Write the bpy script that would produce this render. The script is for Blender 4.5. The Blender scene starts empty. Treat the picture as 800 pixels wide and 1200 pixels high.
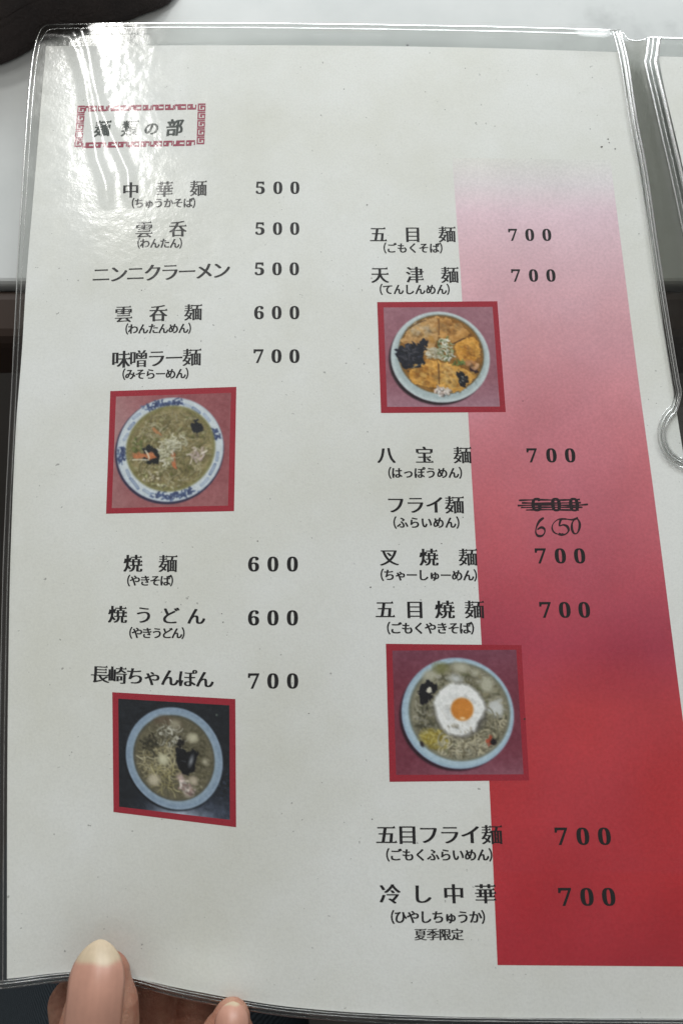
import bpy, bmesh, math, random
import numpy as np
from mathutils import Vector, Matrix

random.seed(7)
sc = bpy.context.scene
COL = sc.collection

# ------------------------------------------------------------------ camera
F = 867.0                       # focal length in photo pixels (photo is 800 x 1200)
CAM_H = 0.236
PITCH = math.radians(11.0)      # the lens looks a little ahead of straight down
CAM = Vector((0.0, -0.046, CAM_H))
cd = bpy.data.cameras.new('camera')
cam = bpy.data.objects.new('camera', cd)
cam.location = CAM
cam.rotation_euler = (PITCH, 0, 0)
cd.sensor_fit = 'VERTICAL'
cd.sensor_height = 36.0
cd.lens = F / 1200.0 * 36.0
cd.clip_start = 0.01
cd.clip_end = 50
cd.dof.use_dof = True
cd.dof.focus_distance = 0.232
cd.dof.aperture_fstop = 19.0
COL.objects.link(cam)
sc.camera = cam
ROT = Matrix.Rotation(PITCH, 3, 'X')

# ------------------------------------------------------------------ room light
world = bpy.data.worlds.new('World')
sc.world = world
world.use_nodes = True
bg = world.node_tree.nodes['Background']
bg.inputs[0].default_value = (1.0, 0.98, 0.94, 1)
bg.inputs[1].default_value = 0.365


def lamp(name, loc, target, sx, sy, power, color, spread=180):
    l = bpy.data.lights.new(name, 'AREA')
    l.shape = 'RECTANGLE'
    l.size, l.size_y = sx, sy
    l.energy = power
    l.color = color
    l.spread = math.radians(spread)
    o = bpy.data.objects.new(name, l)
    o.location = loc
    o.rotation_euler = (Vector(target) - Vector(loc)).to_track_quat('-Z', 'Y').to_euler()
    COL.objects.link(o)
    return o


def ray(x, y):
    return ROT @ Vector(((x - 400) / F, -(y - 600) / F, -1.0))


def at(x, y, z):
    """the point of the horizontal plane z that photo pixel x, y looks at"""
    d = ray(x, y)
    return CAM + d * ((z - CAM.z) / d.z)


def height(x, y):
    """height of the paper above the table where photo pixel x, y looks"""
    t = (y - 40) / 1160.0
    z = 0.0045 + 0.012 * max(t, 0) ** 1.2
    u = (x - 400) / 400.0
    z += 0.0035 * (u * u) * (0.4 + 0.6 * t) * (1 if u < 0 else 0.7)
    # the page is pressed down under the thumb and sags a little beside it
    z += -0.0016 * math.exp(-((x - 118) / 60.0) ** 2 - ((y - 1150) / 70.0) ** 2)
    z += 0.0012 * math.exp(-((x - 235) / 60.0) ** 2 - ((y - 1165) / 45.0) ** 2)
    z += 0.0006 * math.sin(x / 90.0 + y / 150.0)
    return z


def P(x, y, dz=0.0):
    return at(x, y, height(x, y) + dz)


def mirror(x, y, dist):
    """where a lamp hangs that the page's film mirrors towards the lens at pixel x, y"""
    q = lambda a, b: at(a, b, height(a, b))
    p = q(x, y)
    n = (q(x + 6, y) - q(x - 6, y)).cross(q(x, y - 6) - q(x, y + 6)).normalized()
    d = ray(x, y).normalized()
    r = d - 2 * d.dot(n) * n
    return p + r * dist


# ceiling tube reflected in the wrinkled corner of the film, wide added light beyond the table
lamp('ceiling_lamp', mirror(116, 60, 1.25), at(116, 60, 0), 0.060, 0.060, 2.3, (1.0, 0.99, 0.95))
lamp('ceiling_lamp', mirror(128, 188, 1.25), at(128, 188, 0), 0.045, 0.11, 1.9, (1.0, 0.99, 0.95))  # second lamp, added to make the lower glare patch on the film
lamp('added_far_light', (0.05, 0.98, 0.42), (0.0, 0.1, 0.0), 1.4, 0.30, 13.5, (0.93, 0.98, 1.0))  # added panel, makes the light fall off towards the near edge

sc.view_settings.view_transform = 'Standard'
sc.view_settings.look = 'None'
sc.view_settings.exposure = 0.0
sc.view_settings.gamma = 1.0
sc.view_settings.use_curve_mapping = False
sc.render.engine = 'CYCLES'
sc.cycles.max_bounces = 14
sc.cycles.transparent_max_bounces = 24
sc.cycles.transmission_bounces = 12
sc.cycles.caustics_reflective = True
sc.cycles.use_denoising = True


# ------------------------------------------------------------------ helpers
def lin(c):
    c = np.asarray(c, dtype=float) / 255.0
    return np.where(c <= 0.04045, c / 12.92, ((c + 0.055) / 1.055) ** 2.4)


def rgba(c, k=1.0):
    v = np.clip(lin(c) * k, 0, 0.95)
    return (float(v[0]), float(v[1]), float(v[2]), 1.0)


PK = 1.30        # printed colour = photographed colour / light on the page


def empty(name, loc, label, cat, group=None):
    o = bpy.data.objects.new(name, None)
    o.location = loc
    o['label'] = label
    o['category'] = cat
    if group:
        o['group'] = group
    COL.objects.link(o)
    return o


def link(name, me, parent=None, mat=None, label=None, smooth=False):
    o = bpy.data.objects.new(name, me)
    if mat:
        me.materials.append(mat)
    if smooth:
        me.polygons.foreach_set('use_smooth', [True] * len(me.polygons))
    COL.objects.link(o)
    if parent:
        o.parent = parent
        o.matrix_parent_inverse = parent_world(parent).inverted()
    if label:
        o['label'] = label
    return o


def parent_world(p):
    m = Matrix.Translation(p.location)
    if p.type == 'EMPTY':
        return m
    return Matrix.Identity(4)


def mesh(name, verts, faces):
    me = bpy.data.meshes.new(name)
    me.from_pydata([tuple(v) for v in verts], [], faces)
    me.update()
    return me


def nt(mat):
    mat.use_nodes = True
    t = mat.node_tree
    return t, t.nodes, t.links, t.nodes['Principled BSDF']


def simple(name, color, rough=0.5, spec=0.5, **kw):
    m = bpy.data.materials.new(name)
    t, N, L, b = nt(m)
    b.inputs['Base Color'].default_value = color
    b.inputs['Roughness'].default_value = rough
    b.inputs['Specular IOR Level'].default_value = spec
    for k, v in kw.items():
        b.inputs[k].default_value = v
    return m


def noise(N, L, scale, detail=4, rough=0.55, vec=None):
    tc = N.new('ShaderNodeTexCoord')
    n = N.new('ShaderNodeTexNoise')
    n.inputs['Scale'].default_value = scale
    n.inputs['Detail'].default_value = detail
    n.inputs['Roughness'].default_value = rough
    L.new(vec or tc.outputs['Object'], n.inputs['Vector'])
    return n


def ramp(N, L, src, stops):
    r = N.new('ShaderNodeValToRGB')
    e = r.color_ramp.elements
    while len(e) < len(stops):
        e.new(0.5)
    for el, (p, c) in zip(e, stops):
        el.position = p
        el.color = c
    L.new(src, r.inputs['Fac'])
    return r


def g(v):
    return (v, v, v, 1)


# ------------------------------------------------------------------ page surface
def interp(pts, v):
    xs = [p[0] for p in pts]
    ys = [p[1] for p in pts]
    return float(np.interp(v, xs, ys))


def spl(pts, v):
    """smooth interpolation (Catmull-Rom like) of (key, value) pairs"""
    n = len(pts)
    if v <= pts[0][0]:
        a, b = pts[0], pts[1]
        return a[1] + (b[1] - a[1]) * (v - a[0]) / (b[0] - a[0])
    if v >= pts[-1][0]:
        a, b = pts[-2], pts[-1]
        return b[1] + (b[1] - a[1]) * (v - b[0]) / (b[0] - a[0])
    for i in range(n - 1):
        if pts[i][0] <= v <= pts[i + 1][0]:
            break
    p1, p2 = pts[i], pts[i + 1]
    m1 = (p2[1] - pts[i - 1][1]) / (p2[0] - pts[i - 1][0]) if i > 0 else (p2[1] - p1[1]) / (p2[0] - p1[0])
    m2 = (pts[i + 2][1] - p1[1]) / (pts[i + 2][0] - p1[0]) if i < n - 2 else (p2[1] - p1[1]) / (p2[0] - p1[0])
    h = p2[0] - p1[0]
    t = (v - p1[0]) / h
    return ((2 * t ** 3 - 3 * t ** 2 + 1) * p1[1] + (t ** 3 - 2 * t ** 2 + t) * h * m1
            + (-2 * t ** 3 + 3 * t ** 2) * p2[1] + (t ** 3 - t ** 2) * h * m2)


LEFT = [(30, 54), (54, 54), (120, 48.5), (200, 42), (330, 31), (412, 26), (500, 19), (600, 14.5), (700, 11.5),
        (900, 9), (1147, 8.5), (1300, 8)]
RIGHT = [(40, 722), (62, 725), (100, 732), (140, 739), (200, 749), (300, 765), (370, 775), (450, 787), (600, 811), (900, 860), (1300, 925)]
TOP = [(0, 54), (54, 54), (250, 53), (400, 53.5), (560, 56), (724, 61), (800, 63)]
BOT = [(-10, 1147), (8, 1147), (90, 1139), (150, 1145), (205, 1157), (285, 1172), (340, 1180), (425, 1187), (550, 1192),
       (800, 1194), (900, 1194)]
SL = [(28, 47), (60, 39), (110, 33), (200, 27), (300, 21), (400, 16), (500, 11), (600, 6), (700, 2.5), (800, 0.5),
      (900, -1), (1160, -2.5), (1300, -4)]           # outer edge of the sleeve, left
SR = [(30, 725), (60, 733), (80, 737), (140, 746), (200, 757.5), (300, 772), (370, 783), (450, 796), (600, 820), (900, 869), (1300, 934)]
ST = [(0, 29), (60, 27.5), (200, 26), (400, 27.5), (600, 31), (725, 34.5), (800, 36)]
SB = [(-10, 1158), (8, 1158), (90, 1149), (150, 1154), (205, 1168), (285, 1183), (340, 1191), (425, 1198), (550, 1202),
      (800, 1204), (900, 1204)]


def sheet(left, right, top, bot, nx, ny, dz, fn=None):
    """a sheet on the page surface bounded by four edge curves"""
    V = []
    for j in range(ny + 1):
        t = j / ny
        for i in range(nx + 1):
            s = i / nx
            x = 400.0
            y = 600.0
            for _ in range(6):
                y = (1 - t) * spl(top, x) + t * spl(bot, x)
                x = (1 - s) * spl(left, y) + s * spl(right, y)
            p = P(x, y, dz + (fn(x, y) if fn else 0))
            V.append(p)
    Fc = [(j * (nx + 1) + i, (j + 1) * (nx + 1) + i, (j + 1) * (nx + 1) + i + 1, j * (nx + 1) + i + 1)
          for j in range(ny) for i in range(nx)]
    return V, Fc


# ------------------------------------------------------------------ materials
def paper_mat():
    m = bpy.data.materials.new('coated_paper')
    t, N, L, b = nt(m)
    n1 = noise(N, L, 16, 6, 0.62)
    r1 = ramp(N, L, n1.outputs['Fac'], [(0.32, rgba((197, 197, 190), 1.22)), (0.62, rgba((207, 208, 206), 1.22))])
    n2 = noise(N, L, 1400, 3, 0.7)
    r2 = ramp(N, L, n2.outputs['Fac'], [(0.25, g(0.91)), (0.6, g(1.0))])
    n3 = noise(N, L, 640, 2, 0.5)
    r3 = ramp(N, L, n3.outputs['Fac'], [(0.235, g(0.55)), (0.26, g(1.0))])
    mx = N.new('ShaderNodeMix'); mx.data_type = 'RGBA'; mx.blend_type = 'MULTIPLY'; mx.inputs['Factor'].default_value = 1
    L.new(r1.outputs['Color'], mx.inputs['A']); L.new(r2.outputs['Color'], mx.inputs['B'])
    my = N.new('ShaderNodeMix'); my.data_type = 'RGBA'; my.blend_type = 'MULTIPLY'; my.inputs['Factor'].default_value = 1
    L.new(mx.outputs['Result'], my.inputs['A']); L.new(r3.outputs['Color'], my.inputs['B'])
    L.new(my.outputs['Result'], b.inputs['Base Color'])
    b.inputs['Roughness'].default_value = 0.6
    b.inputs['Specular IOR Level'].default_value = 0.2
    bump = N.new('ShaderNodeBump'); bump.inputs['Strength'].default_value = 0.12; bump.inputs['Distance'].default_value = 0.0003
    L.new(n2.outputs['Fac'], bump.inputs['Height'])
    L.new(bump.outputs['Normal'], b.inputs['Normal'])
    return m


def print_mat(name, color, grain=0.12, scale=1800, rough=0.55):
    """flat ink: one colour with the grain of the print"""
    m = bpy.data.materials.new(name)
    t, N, L, b = nt(m)
    n = noise(N, L, scale, 3, 0.65)
    r = ramp(N, L, n.outputs['Fac'], [(0.3, g(1 - grain)), (0.7, g(1.0))])
    mx = N.new('ShaderNodeMix'); mx.data_type = 'RGBA'; mx.blend_type = 'MULTIPLY'; mx.inputs['Factor'].default_value = 1
    L.new(r.outputs['Color'], mx.inputs['A'])
    mx.inputs['B'].default_value = color
    L.new(mx.outputs['Result'], b.inputs['Base Color'])
    b.inputs['Roughness'].default_value = rough
    b.inputs['Specular IOR Level'].default_value = 0.2
    return m


def attr_mat(name, grain=0.10, scale=1500, low=None):
    """printed picture: the ink colours are stored on the print's own mesh"""
    m = bpy.data.materials.new(name)
    t, N, L, b = nt(m)
    a = N.new('ShaderNodeAttribute'); a.attribute_name = 'ink'
    n = noise(N, L, scale, 3, 0.65)
    r = ramp(N, L, n.outputs['Fac'], [(0.3, g(1 - grain)), (0.7, g(1.0))])
    mx = N.new('ShaderNodeMix'); mx.data_type = 'RGBA'; mx.blend_type = 'MULTIPLY'; mx.inputs['Factor'].default_value = 1
    L.new(a.outputs['Color'], mx.inputs['A']); L.new(r.outputs['Color'], mx.inputs['B'])
    out = mx.outputs['Result']
    if low:
        n2 = noise(N, L, low, 4, 0.6)
        r2 = ramp(N, L, n2.outputs['Fac'], [(0.3, g(0.88)), (0.7, g(1.0))])
        my = N.new('ShaderNodeMix'); my.data_type = 'RGBA'; my.blend_type = 'MULTIPLY'; my.inputs['Factor'].default_value = 1
        L.new(out, my.inputs['A']); L.new(r2.outputs['Color'], my.inputs['B'])
        out = my.outputs['Result']
    L.new(out, b.inputs['Base Color'])
    b.inputs['Roughness'].default_value = 0.55
    b.inputs['Specular IOR Level'].default_value = 0.2
    return m


def film_mat(name, tint=(0.975, 0.98, 0.975), rough=0.12, ior=1.5, b1=0.35, b2=0.0):
    """thin clear plastic film: lets the light through and mirrors a little of the room"""
    m = bpy.data.materials.new(name)
    m.use_nodes = True
    t = m.node_tree; N = t.nodes; L = t.links
    N.remove(N['Principled BSDF'])
    out = N['Material Output']
    tr = N.new('ShaderNodeBsdfTransparent'); tr.inputs['Color'].default_value = (*tint, 1)
    gl = N.new('ShaderNodeBsdfAnisotropic'); gl.inputs['Roughness'].default_value = rough
    # Schlick reflectance that is the same from both sides of the thin film
    geo = N.new('ShaderNodeNewGeometry')
    dp = N.new('ShaderNodeVectorMath'); dp.operation = 'DOT_PRODUCT'
    L.new(geo.outputs['Incoming'], dp.inputs[0]); L.new(geo.outputs['Normal'], dp.inputs[1])
    ab = N.new('ShaderNodeMath'); ab.operation = 'ABSOLUTE'; L.new(dp.outputs['Value'], ab.inputs[0])
    om = N.new('ShaderNodeMath'); om.operation = 'SUBTRACT'; om.inputs[0].default_value = 1; L.new(ab.outputs[0], om.inputs[1])
    pw = N.new('ShaderNodeMath'); pw.operation = 'POWER'; L.new(om.outputs[0], pw.inputs[0]); pw.inputs[1].default_value = 5
    fr = N.new('ShaderNodeMath'); fr.operation = 'MULTIPLY_ADD'
    f0 = ((ior - 1) / (ior + 1)) ** 2
    L.new(pw.outputs[0], fr.inputs[0]); fr.inputs[1].default_value = 1 - f0; fr.inputs[2].default_value = f0
    mix = N.new('ShaderNodeMixShader')
    n = noise(N, L, 130, 4, 0.62)
    n2 = noise(N, L, 620, 3, 0.6)
    add = N.new('ShaderNodeMath'); add.operation = 'MULTIPLY_ADD'
    L.new(n2.outputs['Fac'], add.inputs[0]); add.inputs[1].default_value = 0.22
    L.new(n.outputs['Fac'], add.inputs[2])
    bump = N.new('ShaderNodeBump'); bump.inputs['Strength'].default_value = b1; bump.inputs['Distance'].default_value = 0.001
    L.new(add.outputs[0], bump.inputs['Height'])
    L.new(bump.outputs['Normal'], gl.inputs['Normal'])
    n3 = noise(N, L, 75, 5, 0.7)
    mr = N.new('ShaderNodeMapRange'); mr.inputs['From Min'].default_value = 0.3; mr.inputs['From Max'].default_value = 0.7
    mr.inputs['To Min'].default_value = rough * 0.75; mr.inputs['To Max'].default_value = rough * 1.7
    L.new(n3.outputs['Fac'], mr.inputs['Value']); L.new(mr.outputs['Result'], gl.inputs['Roughness'])
    L.new(fr.outputs[0], mix.inputs[0])
    L.new(tr.outputs[0], mix.inputs[1]); L.new(gl.outputs[0], mix.inputs[2])
    L.new(mix.outputs[0], out.inputs['Surface'])
    return m


M_PAPER = paper_mat()
M_INK = print_mat('black_ink', (0.008, 0.008, 0.010, 1), 0.3, 2500, 0.5)
M_INK_FADED = print_mat('grey_brush_ink', (0.040, 0.054, 0.046, 1), 0.4, 2500, 0.5)
M_PEN = print_mat('ballpoint_ink', (0.03, 0.014, 0.02, 1), 0.4, 2500, 0.4)
M_BORDER = print_mat('red_print', rgba((152, 34, 50), 1.15), 0.2, 1500)
M_HEAD = print_mat('crimson_print', rgba((152, 62, 82), 1.15), 0.3, 2500)
M_BAND = attr_mat('red_gradient_print', 0.16, 1100, 45)
M_PHOTO = attr_mat('photo_print', 0.12, 1600)
M_FILM = film_mat('clear_vinyl_film', b1=0.10)
M_BACK = film_mat('clear_vinyl_back_film', (0.80, 0.81, 0.795), 0.12, 1.4, 0.1)
M_WELD = simple('clear_vinyl_weld', (0.74, 0.76, 0.75, 1), 0.2, 0.5, **{'Transmission Weight': 1.0, 'IOR': 1.46})
M_SPINE = film_mat('cloudy_vinyl_spine', (0.60, 0.60, 0.56), 0.3, 1.4, 0.2)


# ------------------------------------------------------------------ table
def box(bm, x0, x1, y0, y1, z0, z1, bev=0.0, seg=3):
    r = bmesh.ops.create_cube(bm, size=1)
    bmesh.ops.scale(bm, vec=(x1 - x0, y1 - y0, z1 - z0), verts=r['verts'])
    bmesh.ops.translate(bm, vec=((x0 + x1) / 2, (y0 + y1) / 2, (z0 + z1) / 2), verts=r['verts'])
    if bev:
        es = list({e for v in r['verts'] for e in v.link_edges})
        bmesh.ops.bevel(bm, geom=es, offset=bev, segments=seg, affect='EDGES', profile=0.5)


def from_bm(name, bm):
    me = bpy.data.meshes.new(name)
    bm.to_mesh(me)
    bm.free()
    return me


edge_y = at(10, 332, 0).y
table = empty('table', (0, edge_y + 0.4, -0.75), 'white laminate table with dark edge trim under the menu', 'table')
m = bpy.data.materials.new('white_laminate')
t, N, L, b = nt(m)
n1 = noise(N, L, 22, 5, 0.6)
r1 = ramp(N, L, n1.outputs['Fac'], [(0.32, rgba((184, 188, 187), 1.0)), (0.62, rgba((196, 199, 198), 1.0))])
n2 = noise(N, L, 13, 6, 0.65)
r2 = ramp(N, L, n2.outputs['Fac'], [(0.55, g(1)), (0.64, g(0.80))])
mx = N.new('ShaderNodeMix'); mx.data_type = 'RGBA'; mx.blend_type = 'MULTIPLY'; mx.inputs['Factor'].default_value = 1
L.new(r1.outputs['Color'], mx.inputs['A']); L.new(r2.outputs['Color'], mx.inputs['B'])
L.new(mx.outputs['Result'], b.inputs['Base Color'])
b.inputs['Roughness'].default_value = 0.42
bm = bmesh.new(); box(bm, -0.6, 0.6, edge_y, edge_y + 0.8, -0.028, 0, 0.002)
link('table_top', from_bm('table_top', bm), table, m)
m_trim = simple('dark_brown_trim', (0.034, 0.020, 0.014, 1), 0.65, 0.25)
bm = bmesh.new(); box(bm, -0.6, 0.6, edge_y - 0.021, edge_y - 0.0003, -0.034, -0.0015, 0.005)
link('edge_trim', from_bm('edge_trim', bm), table, m_trim)
bm = bmesh.new(); box(bm, -0.57, 0.57, edge_y + 0.03, edge_y + 0.77, -0.09, -0.0285, 0.002)
link('apron', from_bm('apron', bm), table, m_trim)
for sx in (-0.54, 0.54):
    for yy in (edge_y + 0.06, edge_y + 0.74):
        bm = bmesh.new(); box(bm, sx - 0.02, sx + 0.02, yy - 0.02, yy + 0.02, -0.75, -0.0905, 0.003)
        link('leg', from_bm('leg', bm), table, m_trim)
bm = bmesh.new(); box(bm, -3, 3, -3, 3, -0.80, -0.75)
fl = link('floor', from_bm('floor', bm), None, simple('dark_floor', (0.05, 0.045, 0.04, 1), 0.6))
fl['kind'] = 'structure'

# ------------------------------------------------------------------ dark bag beyond the sleeve's corner
BAG = [(-80, 96), (-30, 84), (0, 78), (20, 70), (38, 60), (60, 47), (90, 40), (120, 35), (152, 26), (166, 20), (192, 10), (204, 0), (212, -14), (214, -40),
       (205, -90), (180, -150), (100, -185), (0, -195), (-120, -180), (-190, -120), (-200, 0), (-160, 90)]


def bag():
    o = empty('pouch', at(0, 0, 0), 'dark brown pouch lying on the table behind the menu corner', 'pouch')
    m = bpy.data.materials.new('dark_brown_leather')
    t, N, L, b = nt(m)
    n = noise(N, L, 60, 6, 0.6)
    r = ramp(N, L, n.outputs['Fac'], [(0.3, (0.012, 0.008, 0.008, 1)), (0.7, (0.032, 0.022, 0.020, 1))])
    L.new(r.outputs['Color'], b.inputs['Base Color'])
    b.inputs['Roughness'].default_value = 0.6
    bump = N.new('ShaderNodeBump'); bump.inputs['Strength'].default_value = 0.5; bump.inputs['Distance'].default_value = 0.002
    n2 = noise(N, L, 900, 3, 0.6); L.new(n2.outputs['Fac'], bump.inputs['Height']); L.new(bump.outputs['Normal'], b.inputs['Normal'])
    K = []
    n_ = len(BAG)
    for i in range(n_ * 3):
        a = i / 3
        i0 = int(a); f = a - i0
        p = [Vector(BAG[(i0 + k - 1) % n_]) for k in range(4)]
        K.append(0.5 * ((2 * p[1]) + (p[2] - p[0]) * f + (2 * p[0] - 5 * p[1] + 4 * p[2] - p[3]) * f * f + (3 * p[1] - p[0] - 3 * p[2] + p[3]) * f ** 3))
    c = Vector((-10, -60))
    V = []; Fc = []
    rings = [(1.0, 0.0008), (1.0, 0.0022), (0.985, 0.0032), (0.94, 0.0065), (0.86, 0.014), (0.74, 0.022), (0.58, 0.028), (0.38, 0.032), (0.18, 0.034), (0.03, 0.0345)]
    for k, (s, z) in enumerate(rings):
        for q in K:
            w = c + (q - c) * s
            V.append(at(w.x, w.y, 0.0) + Vector((0, 0, z * (1 + 0.08 * math.sin(w.x / 35) * math.cos(w.y / 28)) if k > 2 else z)))
    nk = len(K)
    for k in range(len(rings) - 1):
        for i in range(nk):
            Fc.append((k * nk + i, (k + 1) * nk + i, (k + 1) * nk + (i + 1) % nk, k * nk + (i + 1) % nk))
    Fc.append(tuple(reversed(range(nk))))
    Fc.append(tuple((len(rings) - 1) * nk + i for i in range(nk)))
    link('body', mesh('pouch_body', V, Fc), o, m, smooth=True)
    # a stitched seam running near the rim
    V = []; Fc = []
    for i, q in enumerate(K):
        w = c + (q - c) * 0.90
        w2 = c + (q - c) * 0.90
        a = at(w.x, w.y, 0.0)
        for s_, dz in ((0.905, 0.0095), (0.898, 0.0115), (0.888, 0.0118), (0.88, 0.0108)):
            w = c + (q - c) * s_
            V.append(at(w.x, w.y, 0) + Vector((0, 0, dz)))
    for i in range(nk):
        for k in range(3):
            a, b2 = i * 4 + k, ((i + 1) % nk) * 4 + k
            Fc.append((a, a + 1, b2 + 1, b2))
    link('seam', mesh('pouch_seam', V, Fc), o, m, smooth=True)


bag()

# ------------------------------------------------------------------ menu
menu = empty('menu', at(400, 600, 0.0), 'clear vinyl sleeve menu page of noodle dishes with four bowl photos', 'menu')


def thick_sheet(V, Fc, nx, ny, th=0.0003):
    """underside and rim with vertices of their own, so the shading of the face stays flat up to its edge"""
    n = len(V)
    dn = Vector((0, 0, -th))
    V = list(V) + [v + dn for v in V]
    F2 = list(Fc) + [tuple(i + n for i in reversed(f)) for f in Fc]
    rim = [i for i in range(nx + 1)] + [j * (nx + 1) + nx for j in range(1, ny + 1)] + \
          [ny * (nx + 1) + i for i in range(nx - 1, -1, -1)] + [j * (nx + 1) for j in range(ny - 1, 0, -1)]
    b0 = len(V)
    V += [V[i] for i in rim] + [V[i] + dn for i in rim]
    k = len(rim)
    for i in range(k):
        j = (i + 1) % k
        F2.append((b0 + i, b0 + j, b0 + k + j, b0 + k + i))
    return V, F2


V, Fc = sheet(LEFT, RIGHT, TOP, BOT, 120, 180, 0.0)
V, Fc = thick_sheet(V, Fc, 120, 180)
page = link('menu_page', mesh('menu_page', V, Fc), menu, M_PAPER, smooth=True)


def quad_grid(q, nx, ny, dz):
    """q = TL, TR, BR, BL in photo pixels"""
    V = []
    for j in range(ny + 1):
        t = j / ny
        for i in range(nx + 1):
            s = i / nx
            a = Vector(q[0]).lerp(Vector(q[1]), s)
            b_ = Vector(q[3]).lerp(Vector(q[2]), s)
            w = a.lerp(b_, t)
            V.append((w.x, w.y))
    Fc = [(j * (nx + 1) + i, (j + 1) * (nx + 1) + i, (j + 1) * (nx + 1) + i + 1, j * (nx + 1) + i + 1)
          for j in range(ny) for i in range(nx)]
    return V, Fc


def set_ink(me, cols):
    a = me.color_attributes.new('ink', 'FLOAT_COLOR', 'POINT')
    c = np.ones((len(me.vertices), 4), dtype=np.float32)
    c[:, :3] = cols
    a.data.foreach_set('color', c.ravel())


def vnoise(n, cells, seed, octaves=4, pers=0.55):
    rs = np.random.RandomState(seed)
    out = np.zeros((n, n)); amp = 1.0; tot = 0
    for o_ in range(octaves):
        c = cells * 2 ** o_
        if c > n:
            break
        gr = rs.rand(c + 2, c + 2)
        xs = np.linspace(0, c, n, endpoint=False)
        i0 = xs.astype(int); f = xs - i0; f = f * f * (3 - 2 * f)
        a = gr[i0][:, i0]; b_ = gr[i0][:, i0 + 1]; c_ = gr[i0 + 1][:, i0]; d = gr[i0 + 1][:, i0 + 1]
        fx = f[None, :]; fy = f[:, None]
        out += amp * ((a * (1 - fx) + b_ * fx) * (1 - fy) + (c_ * (1 - fx) + d * fx) * fy)
        tot += amp; amp *= pers
    return out / tot


BN = vnoise(256, 5, 91, 5, 0.6)
# the band that runs from pale pink to deep red
BAND_L = [(180, 529.5), (190, 530), (340, 540.5), (500, 549), (755, 564), (920, 573), (1130, 582.5)]
BAND_R = [(180, 713), (190, 715), (440, 747), (580, 766), (826, 797.5), (900, 808), (1135, 842)]
BAND_C = [(185, (205, 205, 201)), (215, (206, 199, 202)), (250, (209, 184, 194)), (300, (204, 169, 178)), (400, (196, 143, 152)), (500, (187, 115, 125)),
          (600, (176, 91, 102)), (690, (165, 69, 82)), (760, (153, 53, 70)), (830, (164, 53, 60)), (950, (166, 46, 53)), (1060, (158, 37, 46)), (1135, (152, 33, 44))]
nx, ny = 40, 160
pts = []
for j in range(ny + 1):
    y = 185 + (1131 - 185) * j / ny
    for i in range(nx + 1):
        s = i / nx
        x = (1 - s) * spl(BAND_L, y) + s * spl(BAND_R, y)
        pts.append((x, y + 2.0 * s))
Fc = [(j * (nx + 1) + i, (j + 1) * (nx + 1) + i, (j + 1) * (nx + 1) + i + 1, j * (nx + 1) + i + 1) for j in range(ny) for i in range(nx)]
me = mesh('colour_band', [P(x, y, 0.000016) for x, y in pts], Fc)
cols = []
for x, y in pts:
    c = np.array([np.interp(y, [k for k, _ in BAND_C], [v[ch] for _, v in BAND_C]) for ch in range(3)])
    # the copier's uneven red
    c = c + np.array([3.0, -2.5, -5.0]) * (BN[int(y * 0.25) % 256, int(x * 0.3) % 256] - 0.5) * 3.2 * (1 if y > 350 else 0.3)
    c = c + 3.5 * math.sin(x / 31 + y / 83) * math.sin(y / 47 + 1) * (1 if y > 400 else 0.3)
    k = PK * (1 + 0.20 * (y - 185) / 950)
    cols.append(lin(np.clip(c, 0, 255)) * k)
set_ink(me, np.clip(np.array(cols), 0, 0.9))
link('colour_band', me, page, M_BAND, 'upright band fading from pale pink down to deep red', smooth=True)

# ------------------------------------------------------------------ lettering
GLYPH = {}


def glyph(ch, off):
    """filled triangles of one character, em units, centred on its em box"""
    key = (ch, off)
    if key in GLYPH:
        return GLYPH[key]
    c = bpy.data.curves.new('t', 'FONT')
    c.body = ch
    c.offset = off
    c.resolution_u = 4
    o = bpy.data.objects.new('t', c)
    COL.objects.link(o)
    dg = bpy.context.evaluated_depsgraph_get()
    me = bpy.data.meshes.new_from_object(o.evaluated_get(dg))
    bm = bmesh.new(); bm.from_mesh(me)
    bmesh.ops.remove_doubles(bm, verts=bm.verts, dist=1e-5)
    vs = [(v.co.x, v.co.y) for v in bm.verts]
    for i, v in enumerate(bm.verts):
        v.index = i
    fs = [tuple(v.index for v in f.verts) for f in bm.faces]
    # blunt right-hand ends of level strokes
    ends = []
    for e in bm.edges:
        if len(e.link_faces) != 1:
            continue
        a, b_ = e.verts
        d = b_.co - a.co
        if abs(d.x) > 0.15 * abs(d.y) or d.length > 0.13 or d.length < 0.02:
            continue
        fc = e.link_faces[0].calc_center_median()
        if fc.x > a.co.x:
            continue
        ok = 0
        for v in (a, b_):
            for e2 in v.link_edges:
                if e2 is not e and len(e2.link_faces) == 1:
                    w = e2.other_vert(v).co - v.co
                    if w.x < -0.08 and abs(w.y) < 0.12 * abs(w.x):
                        ok += 1
        if ok == 2:
            ends.append((max(a.co.x, b_.co.x), min(a.co.y, b_.co.y), max(a.co.y, b_.co.y)))
    bm.free()
    bpy.data.objects.remove(o)
    bpy.data.curves.remove(c)
    bpy.data.meshes.remove(me)
    xs = [v[0] for v in vs] or [0]
    ys = [v[1] for v in vs] or [0]
    GLYPH[key] = (vs, fs, ends, (min(xs), max(xs), min(ys), max(ys)))
    return GLYPH[key]


def lean(x, y):
    """sideways lean of an upright stroke, photo px per px down"""
    return float(np.interp(x, [20, 120, 300, 450, 560, 770], [-0.05, -0.03, 0.0, 0.025, 0.052, 0.128]))


DIG = {'0': '\U0001D7CE', '5': '\U0001D7D3', '6': '\U0001D7D4', '7': '\U0001D7D5'}
CJK_CX, CJK_CY = 0.5, 0.38


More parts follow.
